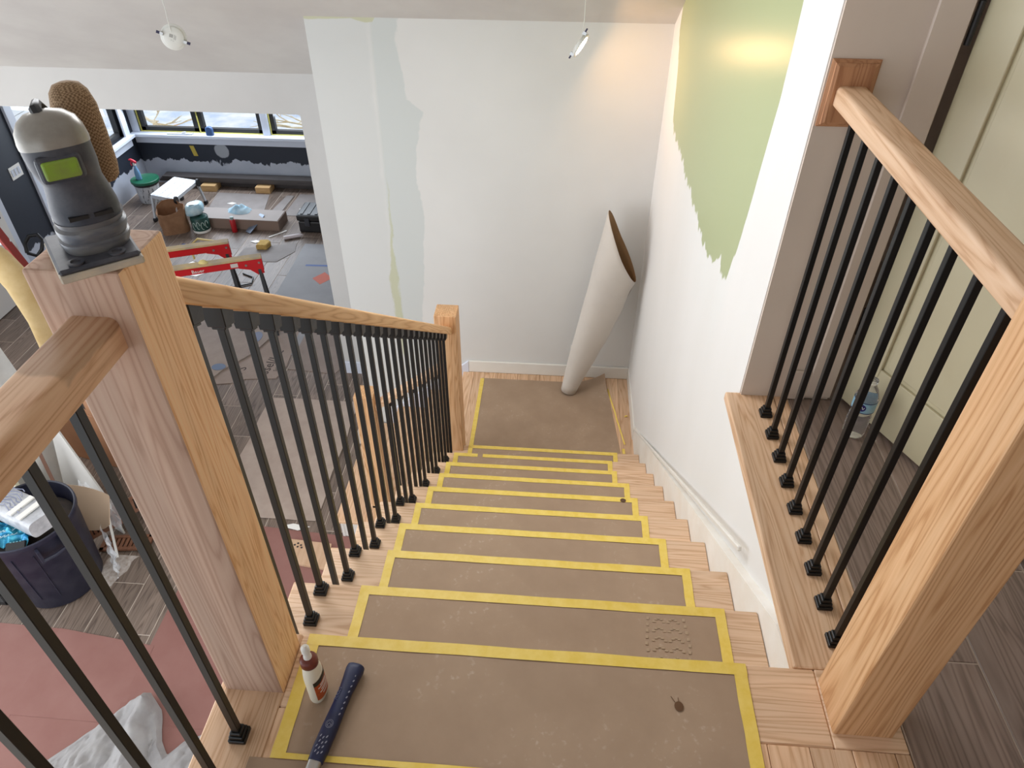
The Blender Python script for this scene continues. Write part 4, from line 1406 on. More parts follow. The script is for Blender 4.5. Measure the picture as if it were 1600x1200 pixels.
# black tool case at the pier
t = thing('tool_case', 'black ribbed plastic tool case beside the white pier', 'case', (-2.95, 7.95, Z))
part('case_body', MB().box(-3.17, -2.72, 7.78, 8.14, Z, Z + .15), black_plastic, t, bevel=.02, seg=2)
part('case_lid', MB().box(-3.18, -2.71, 7.77, 8.15, Z + .154, Z + .235), black_plastic, t, bevel=.02, seg=2)
rb = MB()
for q in range(5):
    rb.box(-3.13 + q * .09, -3.10 + q * .09, 7.80, 8.12, Z + .232, Z + .243)
part('lid_rib', rb, black_plastic, t)
for q in (-3.08, -2.86):
    part('latch', MB().box(q, q + .06, 7.757, 7.775, Z + .10, Z + .20), basic('charcoal_latch', rgb(52, 54, 60), .4), t, bevel=.003)
solo('sponge', MB().prism([(-3.545, 7.30), (-3.42, 7.31), (-3.40, 7.42), (-3.44, 7.46), (-3.54, 7.45)], 'z', Z, Z + .065), basic('yellow_sponge', rgb(196, 164, 96), .95, var=rgb(176, 142, 78), vscale=50, bump=.5), (-3.48, 7.38, Z), 'tan yellow grout sponge on the floor behind the red sawhorses', 'sponge', bevel=.01)
# baseboard lumber along far wall
GL = 'dark boards stacked along the far wall'
t = thing('board_stack', 'stack of long dark trim boards lying along the navy far wall', 'boards', (-4.4, 9.0, Z), None)
dkw = basic('dark_stained_boards', rgb(70, 66, 66), .6, var=rgb(84, 78, 76), vscale=4, stretch=(1, 8, 8))
for q in range(3):
    part('board', MB().box(-5.45 + q * .03, -3.0, 8.93 - q * .01, 9.08 - q * .01, Z + .095 + q * .026, Z + .118 + q * .026), dkw, t)
part('board', MB().box(-5.3, -3.0, 9.03, 9.08, Z, Z + .09), dkw, t)
for q in (-4.85, -4.10):
    solo('wood_block', MB().box(q, q + .2, 8.84, 9.02, Z, Z + .085), pine, (q + .1, 8.95, Z), 'pine block under the dark boards, ' + ('left one' if q < -4.5 else 'right one') + ' of the two', 'block', 'pine blocks under the dark boards', bevel=.003)
# things on the sill and wall
solo('tape_measure', MB().loft([superring((-4.62, 9.03, -1.955 + z), (1, 0, 0), (0, 1, 0), a, .028, 18, 3.4) for z, a in ((0, .045), (.008, .05), (.08, .05), (.10, .042), (.112, .02))]), basic('blue_case', rgb(54, 84, 130), .4), (-4.62, 9.03, -1.955), 'small dark blue block standing on the far white window sill', 'tape measure')
solo('putty_knife', MB().beam((-5.20, 9.03, -1.945), (-4.86, 9.04, -1.945), .05, .012).beam((-5.0, 9.03, -1.936), (-4.95, 9.035, -1.93), .03, .02), basic('pale_grey_tool', rgb(186, 190, 196), .5), (-5.0, 9.03, -1.955), 'pale grey flat tool lying on the far window sill', 'tool', bevel=.003)
solo('tape_patch', MB().grid(lambda u, v: (-4.99 + .06 * u + .03 * (1 - v), 9.098 - .004 * math.sin(u * 3), -2.27 + .14 * v), 3, 6), basic('yellow_paper_tape', rgb(190, 168, 70), .7), (-4.96, 9.098, -2.2), 'short strip of yellow tape stuck on the navy far wall', 'tape', solid=.001)

# cardboard sheets on the far floor
GC = 'cardboard sheets on the far floor'


def flat(name, poly, z, th, mat, label, cat, group=None, **kw):
    cx = sum(p[0] for p in poly) / len(poly)
    cy = sum(p[1] for p in poly) / len(poly)
    return solo(name, MB().prism(poly, 'z', z, z + th), mat, (cx, cy, z), label, cat, group, **kw)


flat('cardboard_sheet', [(-4.55, 8.30), (-4.62, 8.82), (-3.90, 8.80), (-3.80, 8.28)], Z, .004, board_gray, 'grey cardboard sheet on the far floor behind the long carton', 'cardboard', GC)
flat('cardboard_sheet', [(-3.72, 8.26), (-3.66, 8.80), (-3.56, 8.80), (-3.58, 8.26)], Z + .0005, .004, board_gray, 'narrow grey cardboard strip on the far floor between two sheets', 'cardboard', GC)
flat('cardboard_sheet', [(-3.52, 8.22), (-3.50, 8.85), (-2.92, 8.85), (-2.86, 8.20)], Z, .005, board_gray, 'grey cardboard sheet on the far floor behind the black tool case', 'cardboard', GC)
flat('cardboard_sheet', [(-3.72, 7.02), (-3.70, 7.34), (-3.12, 7.50), (-3.08, 7.30), (-3.22, 7.05)], Z, .004, board_gray, 'grey cardboard sheet on the floor under the yellow sponge', 'cardboard', GC)
rnd = random.Random(3)
flat('floor_board', [(-2.98, 5.35), (-3.02, 7.50), (-2.30, 7.50), (-2.28, 5.30)], Z, .003, basic('grey_blue_board', rgb(130, 128, 130), .6, var=rgb(140, 138, 140), vscale=3), 'long grey protection board on the floor beside the white pier', 'floor cover')
flat('orange_label', [(-2.70, 6.72), (-2.60, 6.86), (-2.48, 6.74), (-2.58, 6.60)], Z + .003, .001, basic('orange_paper', rgb(206, 108, 86), .7), 'small square orange label on the grey floor board', 'label')
flat('blue_tape', [(-2.86, 6.98), (-2.86, 7.015), (-2.36, 7.03), (-2.36, 6.995)], Z + .003, .001, basic('blue_painter_tape', rgb(52, 84, 150), .6), 'strip of blue tape across the grey floor board', 'tape')
flat('cardboard_sheet', [(-3.08, 6.02), (-3.06, 6.32), (-2.66 - .33, 6.34), (-2.66 - .33, 6.0)], Z + .0006, .003, board_gray, 'small dark cardboard piece on the floor behind the sawhorse legs', 'cardboard', GC)
for x, y, a, lb in ((-4.30, 8.50, .3, 'white paper scrap on the grey cardboard behind the long carton, at left'), (-4.10, 8.36, 1.2, 'white paper scrap close behind the blue cloth pile'), (-3.32, 8.42, .8, 'white paper scrap on the cardboard behind the tool case'), (-3.62, 7.50, .2, 'white paper scrap between the long carton and the sponge')):
    flat('paper_scrap', [(x + .06 * math.cos(a + b) * (1 + .3 * math.sin(b * 3)), y + .035 * math.sin(a + b)) for b in (0, 1.5, 3, 4.6)], Z + .0055, .0015, white_plastic, lb, 'paper scrap')
solo('white_stick', MB().beam((-3.50, 7.62, Z + .006), (-3.34, 7.80, Z + .006), .018, .010), white_plastic, (-3.42, 7.7, Z), 'short white stick on the floor right of the long carton', 'stick')
solo('white_tube', MB().tube([(-3.30, 7.58, Z + .025), (-3.14, 7.66, Z + .025), (-3.10, 7.68, Z + .025)], [.024, .022, .008], 10), basic('white_pink_tube', rgb(214, 204, 206), .5), (-3.2, 7.63, Z), 'white squeezed tube on the floor in front of the tool case', 'tube')

# sawhorses
GS = 'red folding sawhorses'
wood_top = basic('worn_sawhorse_plank', rgb(178, 160, 130), .7, var=rgb(214, 184, 128), vscale=6, stretch=(1, 1, 1))


def sawhorse(p, q, label, logo):
    p, q = Vector(p), Vector(q)
    d = (q - p).normalized()
    s = Vector((-d.y, d.x, 0))
    t = thing('sawhorse', label, 'sawhorse', ((p.x + q.x) / 2, (p.y + q.y) / 2, Z), GS)
    part('top_plank', MB().beam(p + Vector((0, 0, .012)), q + Vector((0, 0, .012)), .075, .022), wood_top, t, bevel=.002)
    part('beam', MB().beam(p - Vector((0, 0, .036)), q - Vector((0, 0, .036)), .055, .07), red_paint, t, bevel=.004)
    for e in (0, 1):
        b = q - d * .10 if e else p + d * .10
        prof = [(-.12, .0), (.10, .0), (.10, -.15), (.04, -.16), (-.02, -.10), (-.12, -.07)]
        sg = 1 if e else -1
        m_ = MB()
        for w in (-.032, .032):
            vs = [b + d * (sg * a) + Vector((0, 0, h)) + s * (w - .004) for a, h in prof] + [b + d * (sg * a) + Vector((0, 0, h)) + s * (w + .004) for a, h in prof]
            n = len(prof)
            m_.add(vs, [tuple(range(n))[::-1], tuple(range(n, 2 * n))] + [(k, (k + 1) % n, n + (k + 1) % n, n + k) for k in range(n)])
        br = part('leg_bracket', m_, red_paint, t)
        bl = MB()
        for a, h in ((.07, -.035), (-.05, -.045)):
            cpt = b + d * (sg * a) + Vector((0, 0, h)) - s * .037
            bl.loft([[cpt - s * k2 + d * (.011 * math.cos(2 * PI * k / 12)) + Vector((0, 0, .011 * math.sin(2 * PI * k / 12))) for k in range(12)] for k2 in (0, .006)])
        part('bolt', bl, steel, br)
        for w in (-1, 1):
            a0 = b + d * (sg * .06) + s * (w * .02) - Vector((0, 0, .10))
            a1 = b + d * (sg * .09) + s * (w * (.22 if w < 0 else .16))
            a1.z = Z
            part('leg', MB().beam(a0, a1, .028, .028, d), black_plastic, t)
    if logo:
        a = p.lerp(q, .40) - s * .0285 - Vector((0, 0, .056))
        part('logo_lettering', text_mb('Bauer', .048, a, d, (0, 0, 1), .0008), white_plastic, t)
        part('spec_label', MB().obox(p.lerp(q, .80) - s * .0285 - Vector((0, 0, .036)), d, s, (0, 0, 1), .075, .001, .020), basic('silver_label', rgb(214, 206, 200), .4), t)
    return t


sawhorse((-3.78, 5.43, -1.90), (-2.80, 5.83, -1.90), 'red sawhorse nearest the railing, with white lettering on its beam', True)
sawhorse((-4.12, 5.72, -1.90), (-3.22, 6.09, -1.90), 'red sawhorse standing behind the lettered one', False)
solo('sawdust_clump', cloth_heap((-3.28, 5.64, -1.876), .05, .03, .035, 7, 14), basic('pale_yellow_foam', rgb(226, 208, 140), .9), (-3.28, 5.64, -1.876), 'pale yellow foam lump on the lettered sawhorse top', 'foam', solid=.002)
solo('bent_handle', MB().tube([(-4.16, 7.00, Z + .02), (-4.20, 7.05, Z + .16), (-4.12, 7.12, Z + .22), (-3.82, 7.10, Z + .20), (-3.76, 7.06, Z + .12), (-3.76, 7.04, Z + .02)], .012, 8), basic('tan_tube_frame', rgb(206, 180, 112), .5), (-4.0, 7.05, Z), 'bent tan tube handle behind the rear sawhorse', 'handle')
solo('yellow_cord', MB().tube([(-4.05, 6.10, Z + .012), (-3.85, 6.05, Z + .012), (-3.72, 6.12, Z + .014), (-3.62, 6.35, Z + .02), (-3.56, 6.45, Z + .02)], .018, 8), basic('bright_yellow_cord', rgb(226, 196, 52), .5), (-3.8, 6.2, Z), 'bright yellow cord piece on the floor between the sawhorses', 'hose')  # yellow extension cord, built as a thick tube
solo('extension_cable', MB().tube([(-3.62, 6.42, Z + .01), (-3.45, 6.48, Z + .01), (-3.33, 6.55, Z + .01), (-3.36, 6.68, Z + .01), (-3.5, 6.75, Z + .01)], .008, 6), black_plastic, (-3.45, 6.55, Z), 'black power cord curling on the floor between the sawhorses', 'cord')
flat('white_paper', [(-4.35, 6.72), (-4.18, 6.98), (-3.82, 6.85), (-4.0, 6.66)], Z, .003, white_plastic, 'white paper sheet on the floor behind the rear sawhorse', 'paper')
solo('blue_glove', cloth_heap((-4.42, 7.30, Z), .07, .05, .05, 12, 16), basic('blue_rubber', rgb(44, 72, 128), .5), (-4.42, 7.3, Z), 'small crumpled blue glove on the floor in front of the bag', 'glove', solid=.002)

# ------------------------------------------------------------------ floor covers between the railing and the pier
t = thing('floor_board', 'big brown grey floor protection paper below the left railing', 'floor cover', (-2.0, 4.0, Z))


def rb_fn(x0, x1, y0, y1, z, seed):
    return lambda u, v: (x0 + (x1 - x0) * u + .02 * noise.noise((v * 4, seed, 0)), y0 + (y1 - y0) * v + .02 * noise.noise((u * 4, seed, 5)), z + .005 + .004 * noise.noise((u * 6, v * 6, seed)))


part('paper_sheet', MB().grid(rb_fn(-2.48, -1.68, 3.33, 4.68, Z, 1), 24, 30), ramboard, t, solid=.002)
flat('cardboard_sheet', [(-3.30, 5.02), (-3.08, 4.82), (-2.86, 4.86), (-2.80, 4.92), (-2.52, 4.95), (-2.48, 5.15), (-2.56, 5.95), (-2.98, 6.05), (-3.22, 5.7)], Z, .004, basic('lettered_cardboard', rgb(146, 130, 120), .8, var=rgb(156, 140, 130), vscale=5), 'torn printed cardboard on the floor seen through the railing top', 'cardboard')
o = flat('cardboard_sheet', [(-3.5, 4.9), (-3.12, 4.84), (-3.05, 5.02), (-2.86, 5.3), (-2.72, 5.75), (-2.9, 6.0), (-3.6, 6.0)], Z + .005, .012, basic('pale_torn_cardboard', rgb(158, 144, 134), .8, var=rgb(146, 132, 124), vscale=6), 'pale torn cardboard with a blue round spot behind the first balusters', 'cardboard')
part('blue_spot', MB().lathe([(.055, .0), (.055, .002)], (-3.10, 5.06, Z + .0175), 18, sx=1.2, sy=.9), basic('blue_grey_spot', rgb(96, 112, 138), .6), o)
part('blue_spot', MB().lathe([(.06, .0), (.06, .002)], (-2.92, 5.55, Z + .0175), 18, sx=1.0, sy=1.6), basic('blue_grey_spot', rgb(110, 118, 142), .6), o)
flat('cardboard_sheet', [(-2.46, 5.10), (-2.46, 6.0), (-1.95, 6.0), (-1.92, 5.26), (-2.0, 5.06)], Z, .004, basic('plain_cardboard', rgb(136, 122, 114), .8, var=rgb(146, 132, 124), vscale=5), 'plain flat cardboard on the floor beside the pier base', 'cardboard')
for s_, sz_, p_ in (("'us S", .12, (-2.90, 4.95)), ('ssel/inc', .14, (-2.70, 5.02)), ('for Sales', .06, (-2.60, 5.05))):
    pass
lcard = [o_ for o_ in bpy.data.objects if o_.get('label') == 'torn printed cardboard on the floor seen through the railing top'][0]
part('printed_lettering', text_mb('us S', .12, (-2.86, 4.90, Z + .0042), (.10, 1, 0), (-1, .10, 0), .0003), ink, lcard)
part('printed_lettering', text_mb('ssel/Inc', .13, (-2.62, 5.00, Z + .0042), (.10, 1, 0), (-1, .10, 0), .0003), ink, lcard)
part('printed_lettering', text_mb('Sales', .05, (-2.55, 5.05, Z + .0042), (.10, 1, 0), (-1, .10, 0), .0003), ink, lcard)
# red rosin paper
GR = 'red brown paper laid over the ground floor'
for poly, z, lb in (([(-3.055, 2.345), (-2.40, 2.268), (-2.39, 1.78), (-3.06, 1.785)], .0016, 'red brown paper between the seam and the stair, behind the grey drop cloth'),
                    ([(-5.2, 2.40), (-3.03, 2.341), (-3.03, 1.3), (-5.2, 1.3)], .0004, 'red brown paper left of the dark seam, nearest the trash can'),
                    ([(-2.435, 3.28), (-1.30, 3.20), (-1.20, 1.785), (-2.425, 1.785)], .001, 'red brown paper under the stairs beside the oak offcut'),
                    ([(-3.06, 1.80), (-1.2, 1.80), (-1.2, .2), (-3.06, .2)], .0, 'red brown paper under the grey drop cloth')):
    cx = sum(p[0] for p in poly) / 4
    cy = sum(p[1] for p in poly) / 4
    x0, x1 = min(p[0] for p in poly), max(p[0] for p in poly)
    A_, B_, C_, D_ = [Vector((p[0], p[1], 0)) for p in (poly[3], poly[2], poly[1], poly[0])]
    f = lambda u, v, A_=A_, B_=B_, C_=C_, D_=D_, z=z: tuple((A_.lerp(B_, u)).lerp(D_.lerp(C_, u), v) + Vector((0, 0, Z + .004 + z + .003 * noise.noise((u * 5 + A_.x, v * 5, 1)))))
    solo('rosin_paper', MB().grid(f, 24, 24), rosin, (cx, cy, Z), lb, 'paper', GR, solid=.001)
flat('wood_offcut', [(-1.80, 3.14), (-1.50, 3.12), (-1.46, 2.90), (-1.68, 2.93), (-1.72, 3.0)], Z + .008, .018, basic('pale_oak_offcut', rgb(206, 172, 142), .6, var=rgb(192, 156, 124), vscale=4, stretch=(8, 1, 1)), 'pale oak offcut with small holes on the red paper', 'wood offcut')
hl = MB()
for a, b in ((-1.755, 3.09), (-1.735, 3.105), (-1.73, 3.075), (-1.71, 3.09), (-1.70, 3.07)):
    hl.lathe([(.008, 0), (.008, .001)], (a, b, Z + .0265), 10)
part('hole', hl, ink, [o_ for o_ in bpy.data.objects if o_.name == 'wood_offcut'][0], kind=None)
flat('white_scrap', [(-1.92, 3.26), (-1.83, 3.29), (-1.70, 3.27), (-1.78, 3.23)], Z + .010, .002, white_plastic, 'white torn scrap on the floor at the edge of the big brown paper', 'scrap')

# ------------------------------------------------------------------ left clutter: trash can and what leans behind it
c = (-3.245, 2.715)
t = thing('trash_can', 'large dusty navy blue trash can full of rubbish on the floor', 'trash can', (c[0], c[1], Z))
navy_can = basic('dusty_navy_plastic', rgb(27, 28, 50), .5, var=rgb(52, 53, 68), vscale=9)
part('body', MB().lathe([(.235, 0), (.245, .012), (.282, .60), (.286, .615), (.294, .618), (.296, .63), (.296, .652), (.290, .658), (.282, .652), (.274, .60), (.240, .05), (.05, .04)], (c[0], c[1], Z), 48), navy_can, t)
for a in (-35, 145):
    a = math.radians(a)
    d = Vector((math.cos(a), math.sin(a), 0)); s = Vector((-d.y, d.x, 0))
    b = Vector((c[0], c[1], Z))
    m_ = MB()
    for w in (-.07, .07):
        m_.obox(b + d * .305 + s * w + Vector((0, 0, .56)), d, s, (0, 0, 1), .022, .008, .05)
    m_.tube([b + d * .318 + s * -.07 + Vector((0, 0, .525)), b + d * .325 + Vector((0, 0, .52)), b + d * .318 + s * .07 + Vector((0, 0, .525))], .012, 8)
    part('handle', m_, navy_can, t)
m_ = MB()
for a in (-100, -80, -55):
    a = math.radians(a)
    d = Vector((math.cos(a), math.sin(a), 0)); s = Vector((-d.y, d.x, 0))
    m_.beam(Vector((c[0], c[1], Z)) + d * .254 + Vector((0, 0, .12)), Vector((c[0], c[1], Z)) + d * .281 + Vector((0, 0, .55)), .006, .006, s)
part('mould_rib', m_, navy_can, t)
# bundle of white foam in plastic on top
film = NT('shiny_clear_film')
film.b.inputs['Base Color'].default_value = (.9, .92, .95, 1)
film.b.inputs['Roughness'].default_value = .18
film.b.inputs['Alpha'].default_value = .35
_m = film.coords((1, 1, 1))
_w = film.n('ShaderNodeTexNoise', Scale=40, Detail=4)
film.l(_m, 0, _w, 'Vector')
film.bump((_w, 0), 1.0, .004)
film = film.m
foil = basic('white_foam_in_plastic', rgb(206, 208, 212), .3, var=rgb(170, 172, 178), vscale=16, bump=.6, bscale=30)
t = thing('foam_bundle', 'white plastic wrapped bundle lying on top of the navy trash can', 'bundle', (-3.24, 2.66, Z + .66))
uxb = Vector((.93, -.36, 0.0)).normalized()
uyb = Vector((.36, .93, 0)).normalized()
cb = Vector((-3.315, 2.725, Z + .735))
m_ = MB()
rings = []
for s in range(9):
    e = -.34 + .68 * s / 8
    rings.append([p + Vector((crumple(p, .010, 11), crumple(p, .01, 12, 3), crumple(p, .012, 10, 5))) for p in superring(cb + uxb * e, uyb, (0, 0, 1), .095, .058, 24, 5)])
m_.loft(rings)
part('foam_block', m_, foil, t)
for q in range(2):
    part('groove_strip', MB().obox(cb + uxb * (.16 + q * .08) + Vector((0, 0, .066)), uyb, uxb, (0, 0, 1), .080, .020, .006), white_plastic, t, bevel=.002)
wr = MB()
for q in range(7):
    wr.tube([cb + uxb * (-.30 + q * .02 + .035 * k) + uyb * (.085 - .022 * q + .012 * math.sin(k * 2 + q)) + Vector((0, 0, .068 + .004 * math.sin(k * 3 + q))) for k in range(12)], .003, 5)
part('plastic_wrinkle', wr, basic('grey_blue_wrinkle', rgb(128, 134, 160), .25), t, kind='stuff')
t = thing('snack_bag', 'crumpled bright blue snack bag inside the trash can', 'bag', (-3.24, 2.50, Z + .58))


def snack(u, v):
    x, y = -3.39 + .27 * u, 2.51 + .17 * v
    return (x, y + .02 * noise.noise((u * 5, v * 4, 2)), Z + .60 + .06 * math.sin(v * PI) * (1 - .3 * u) + .045 * noise.noise((u * 6, v * 5, 9)))


part('foil', MB().grid(snack, 26, 16), basic('bright_blue_foil', rgb(20, 128, 182), .25, .3, var=rgb(84, 192, 214), vscale=13), t, solid=.002)
lw = MB()
for r_ in range(2):
    lw.tube([(-3.345 + .0056 * k + .02 * r_, 2.545 + .0030 * k - .03 * r_ + .010 * math.sin(k * 1.9), Z + .668 - .010 * r_ - .0008 * k) for k in range(22)], .0035, 5)
part('bag_lettering', lw, basic('pale_blue_print', rgb(196, 226, 234), .4), t)
solo('rubbish_wad', MB().lathe([(.262, .53), (.2, .57), (.05, .56)], (c[0], c[1], Z), 30), basic('dark_rubbish', rgb(36, 36, 38), .8, var=rgb(70, 58, 50), vscale=12), (c[0], c[1], Z + .55), 'dark rubbish filling the trash can under the blue bag', 'rubbish', kind='stuff')
t = thing('printed_pouch', 'small dark pouch with pale blue print in the trash can below the snack bag', 'pouch', (-3.15, 2.5, Z + .6))
part('pouch', MB().obox((-3.17, 2.49, Z + .615), (.9, .3, 0), (-.3, .85, .35), (.1, -.4, .9), .06, .045, .008), black_plastic, t, bevel=.006)
m_ = MB()
for r in range(3):
    for q in range(4):
        m_.obox((-3.196 + q * .017 - r * .006, 2.478 + q * .0055 + r * .018, Z + .6205 + r * .0075), (.9, .3, 0), (-.3, .85, .35), (.1, -.4, .9), .006, .004, .001)
part('print', m_, basic('teal_print', rgb(96, 160, 174), .5), t)

# leaning panels
panel_white = basic('white_board', rgb(206, 203, 198), .6, var=rgb(196, 193, 188), vscale=3)


def slab(corners, th):
    """thick plate from four corner points"""
    cs = [Vector(p) for p in corners]
    n = (cs[1] - cs[0]).cross(cs[3] - cs[0]).normalized() * th
    return MB().add(cs + [p + n for p in cs], [(0, 1, 2, 3), (7, 6, 5, 4), (0, 4, 5, 1), (1, 5, 6, 2), (2, 6, 7, 3), (3, 7, 4, 0)])


solo('leaning_board', slab([(-3.62, 3.42, -2.66), (-3.02, 3.12, -2.66), (-3.14, 3.25, -2.42), (-3.56, 3.56, -1.95)], .012), panel_white, (-3.3, 3.3, Z), 'large grey white board leaning behind the trash can', 'board')
solo('leaning_board', slab([(-3.66, 3.14, -2.66), (-3.40, 3.10, -2.66), (-3.62, 3.30, -2.12), (-3.72, 3.34, -2.05)], .010), white_plastic, (-3.55, 3.2, Z), 'narrow bright white board standing left of the brown stick', 'board')
solo('wood_stick', MB().beam((-3.42, 3.16, -2.60), (-3.58, 3.36, -2.08), .022, .014), basic('brown_stick', rgb(132, 96, 80), .7), (-3.5, 3.2, -2.6), 'thin brown stick leaning between the white boards', 'stick')
solo('cream_panel', slab([(-3.86, 3.14, -2.66), (-3.56, 3.06, -2.66), (-3.70, 3.20, -2.22), (-3.88, 3.30, -2.30)], .03), basic('cream_panel_paint', rgb(218, 214, 190), .5), (-3.7, 3.1, Z), 'cream painted panel with chipped edge behind the plastic bundle', 'panel')
solo('flat_cardboard', slab([(-4.3, 3.12, -2.66), (-3.90, 3.14, -2.66), (-3.94, 3.26, -2.30), (-4.3, 3.28, -2.25)], .012), basic('tan_cardboard', rgb(196, 164, 124), .8), (-4.0, 3.3, Z), 'tan cardboard panel at the left edge behind the cream panel', 'cardboard')


def curved(u, v):
    a = -.5 + 1.0 * u
    return (-3.28 + .34 * u + .03 * v, 3.06 + .05 * math.cos(a * 2) - .14 * v - .02 * u, -2.13 - .06 * u - (.30 - .17 * u ** 3) * v)


solo('curved_sheet', MB().grid(curved, 16, 10), basic('tan_fibre_sheet', rgb(190, 164, 138), .6), (-3.05, 2.95, -2.4), 'curved tan fibre sheet sticking out right of the trash can', 'sheet', solid=.005)


def filmf(u, v):
    return (-3.30 + .34 * u, 3.26 - .12 * u - .10 * v, -2.27 - .10 * u - .16 * v + .05 * noise.noise((u * 7, v * 6, 4)))


solo('plastic_film', MB().grid(filmf, 26, 16), film, (-3.15, 3.2, -2.4), 'crumpled clear plastic film bunched on the white boards', 'plastic film')
dustbag = MB().grid(lambda u, v: (-2.96 + .10 * u + .04 * noise.noise((u * 5, v * 5, 1)), 2.86 - .13 * u + .05 * v + .04 * noise.noise((u * 4, v * 6, 6)), Z + .02 + .34 * v * (1 - .55 * u)), 12, 16)
solo('plastic_bag', dustbag, film, (-2.92, 2.85, Z), 'dusty clear plastic bag hanging between the can and the wooden vents', 'bag')
solo('plaster_dust', MB().grid(lambda u, v: (-2.95 + .18 * (u - .5) * (1 + .4 * noise.noise((u * 3, v * 3, 1))) + .08 * (v - .5), 2.80 + .26 * (v - .5), Z + .001 + .006 * (1 - (2 * u - 1) ** 2) * (1 - (2 * v - 1) ** 2)), 10, 10), basic('white_plaster_dust', rgb(196, 188, 182), .95, var=rgb(160, 146, 136), vscale=30), (-2.95, 2.8, Z), 'spill of pale plaster dust on the floor right of the trash can', 'dust', kind='stuff')
# wooden floor vents
GV = 'brown louvred wooden floor vents'
vent_w = basic('brown_stained_wood', rgb(128, 86, 62), .6, var=rgb(112, 72, 50), vscale=6, stretch=(8, 1, 1))


def vent(c, ux, uy, L, W, label, n=9):
    c, ux, uy = Vector(c), Vector(ux).normalized(), Vector(uy).normalized()
    uz = ux.cross(uy)
    t = thing('floor_vent', label, 'vent', c, GV)
    m_ = MB()
    for sg in (-1, 1):
        m_.obox(c + uy * (sg * (W / 2 - .012)), ux, uy, uz, L / 2, .012, .009)
        m_.obox(c + ux * (sg * (L / 2 - .014)), ux, uy, uz, .014, W / 2, .009)
    part('frame', m_, vent_w, t)
    for q in range(n):
        part('slat', MB().obox(c + ux * (-L / 2 + .03 + (L - .06) * (q + .5) / n), ux, uy, uz, (L - .06) / n * .33, W / 2 - .022, .005), vent_w, t)
    part('vent_back', MB().obox(c - uz * .012, ux, uy, uz, L / 2 - .01, W / 2 - .01, .002), black_plastic, t)


vent((-2.95, 3.02, Z + .022), (1, .12, 0), (-.12, 1, 0), .34, .13, 'brown wooden floor vent lying flat on the tiles, nearest the railing')
vent((-3.06, 3.20, Z + .13), (.75, .55, .2), (-.4, .55, .7), .36, .12, 'brown wooden floor vent tilted up behind the flat one')
vent((-3.10, 3.08, Z + .14), (.8, .5, .25), (-.35, .35, .85), .30, .11, 'brown wooden floor vent leaning under the curved tan sheet', 8)
solo('white_strip', MB().beam((-3.06, 3.10, Z + .22), (-2.96, 2.90, Z + .01), .016, .008), white_plastic, (-3.0, 3.0, Z), 'thin white plastic strip lying across the wooden vents', 'strip')
# cardboard boxes behind


def carton(c, hx, hy, hz, ang, label, tilt=0.0):
    t = thing('cardboard_box', label, 'box', c, 'brown cardboard boxes behind the left newel')
    ca, sa = math.cos(ang), math.sin(ang)
    ux, uy = Vector((ca, sa, 0)), Vector((-sa, ca, 0))
    cc = Vector(c) + Vector((0, 0, hz))
    part('box_body', MB().obox(cc, ux, uy, (0, 0, 1), hx, hy, hz), cardboard, t, bevel=.004)
    for sg in (-1, 1):
        part('flap', MB().obox(cc + Vector((0, 0, hz + .002)) + uy * (sg * hy * .5), ux, uy, (0, 0, 1), hx * .99, hy * .485, .002), cardboard, t)
    part('mark', MB().obox(cc - uy * (hy + .001) + Vector((0, 0, -.02)) + ux * .05, ux, uy, (0, 0, 1), .03, .0006, .03), ink, t)
    return t


carton((-3.50, 4.02, Z), .34, .24, .27, -.25, 'brown cardboard box on the floor just left of the oak newel post')
carton((-3.42, 3.98, Z + .545), .24, .20, .10, -.5, 'smaller brown cardboard box on top of the larger one')
solo('timber_offcut', MB().beam((-3.52, 4.02, Z + .80), (-3.22, 3.90, Z + .80), .09, .09), pine, (-3.4, 3.95, Z + .755), 'pale timber offcut on the cardboard boxes', 'timber', bevel=.003)
solo('grey_sack', MB().lathe([(.10, 0), (.15, .04), (.15, .16), (.09, .26), (.03, .29)], (-2.98, 3.72, Z), 20, sx=1.0, sy=.8), basic('grey_sack_cloth', rgb(150, 148, 146), .8, var=rgb(120, 118, 118), vscale=8), (-2.98, 3.72, Z), 'grey sack on the floor beside the cardboard boxes', 'sack')
t = thing('black_tote', 'black tote with a white label below the oak newel', 'tote', (-2.80, 3.36, Z))
part('tote_body', MB().box(-2.92, -2.62, 3.24, 3.52, Z, Z + .22), black_plastic, t, bevel=.015, seg=2)
part('tote_label', MB().box(-2.90, -2.80, 3.232, 3.240, Z + .12, Z + .19), white_plastic, t)
t = thing('black_crate', 'black plastic crate at the left edge beside the trash can', 'crate', (-3.72, 2.62, Z))
m_ = MB()
for zz in (.02, .12, .21):
    for a, b in (((-3.90, 2.49), (-3.50, 2.49)), ((-3.50, 2.49), (-3.50, 2.66)), ((-3.90, 2.70), (-3.52, 2.70)), ((-3.90, 2.49), (-3.90, 2.70))):
        m_.beam((a[0], a[1], Z + zz), (b[0], b[1], Z + zz), .022, .03)
part('crate_rim', m_, black_plastic, t)
m_ = MB()
for q in range(7):
    m_.box(-3.89 + q * .063, -3.875 + q * .063, 2.485, 2.50, Z, Z + .21)
part('crate_bars', m_, black_plastic, t)
part('crate_base', MB().box(-3.89, -3.51, 2.50, 2.69, Z, Z + .012), black_plastic, t)

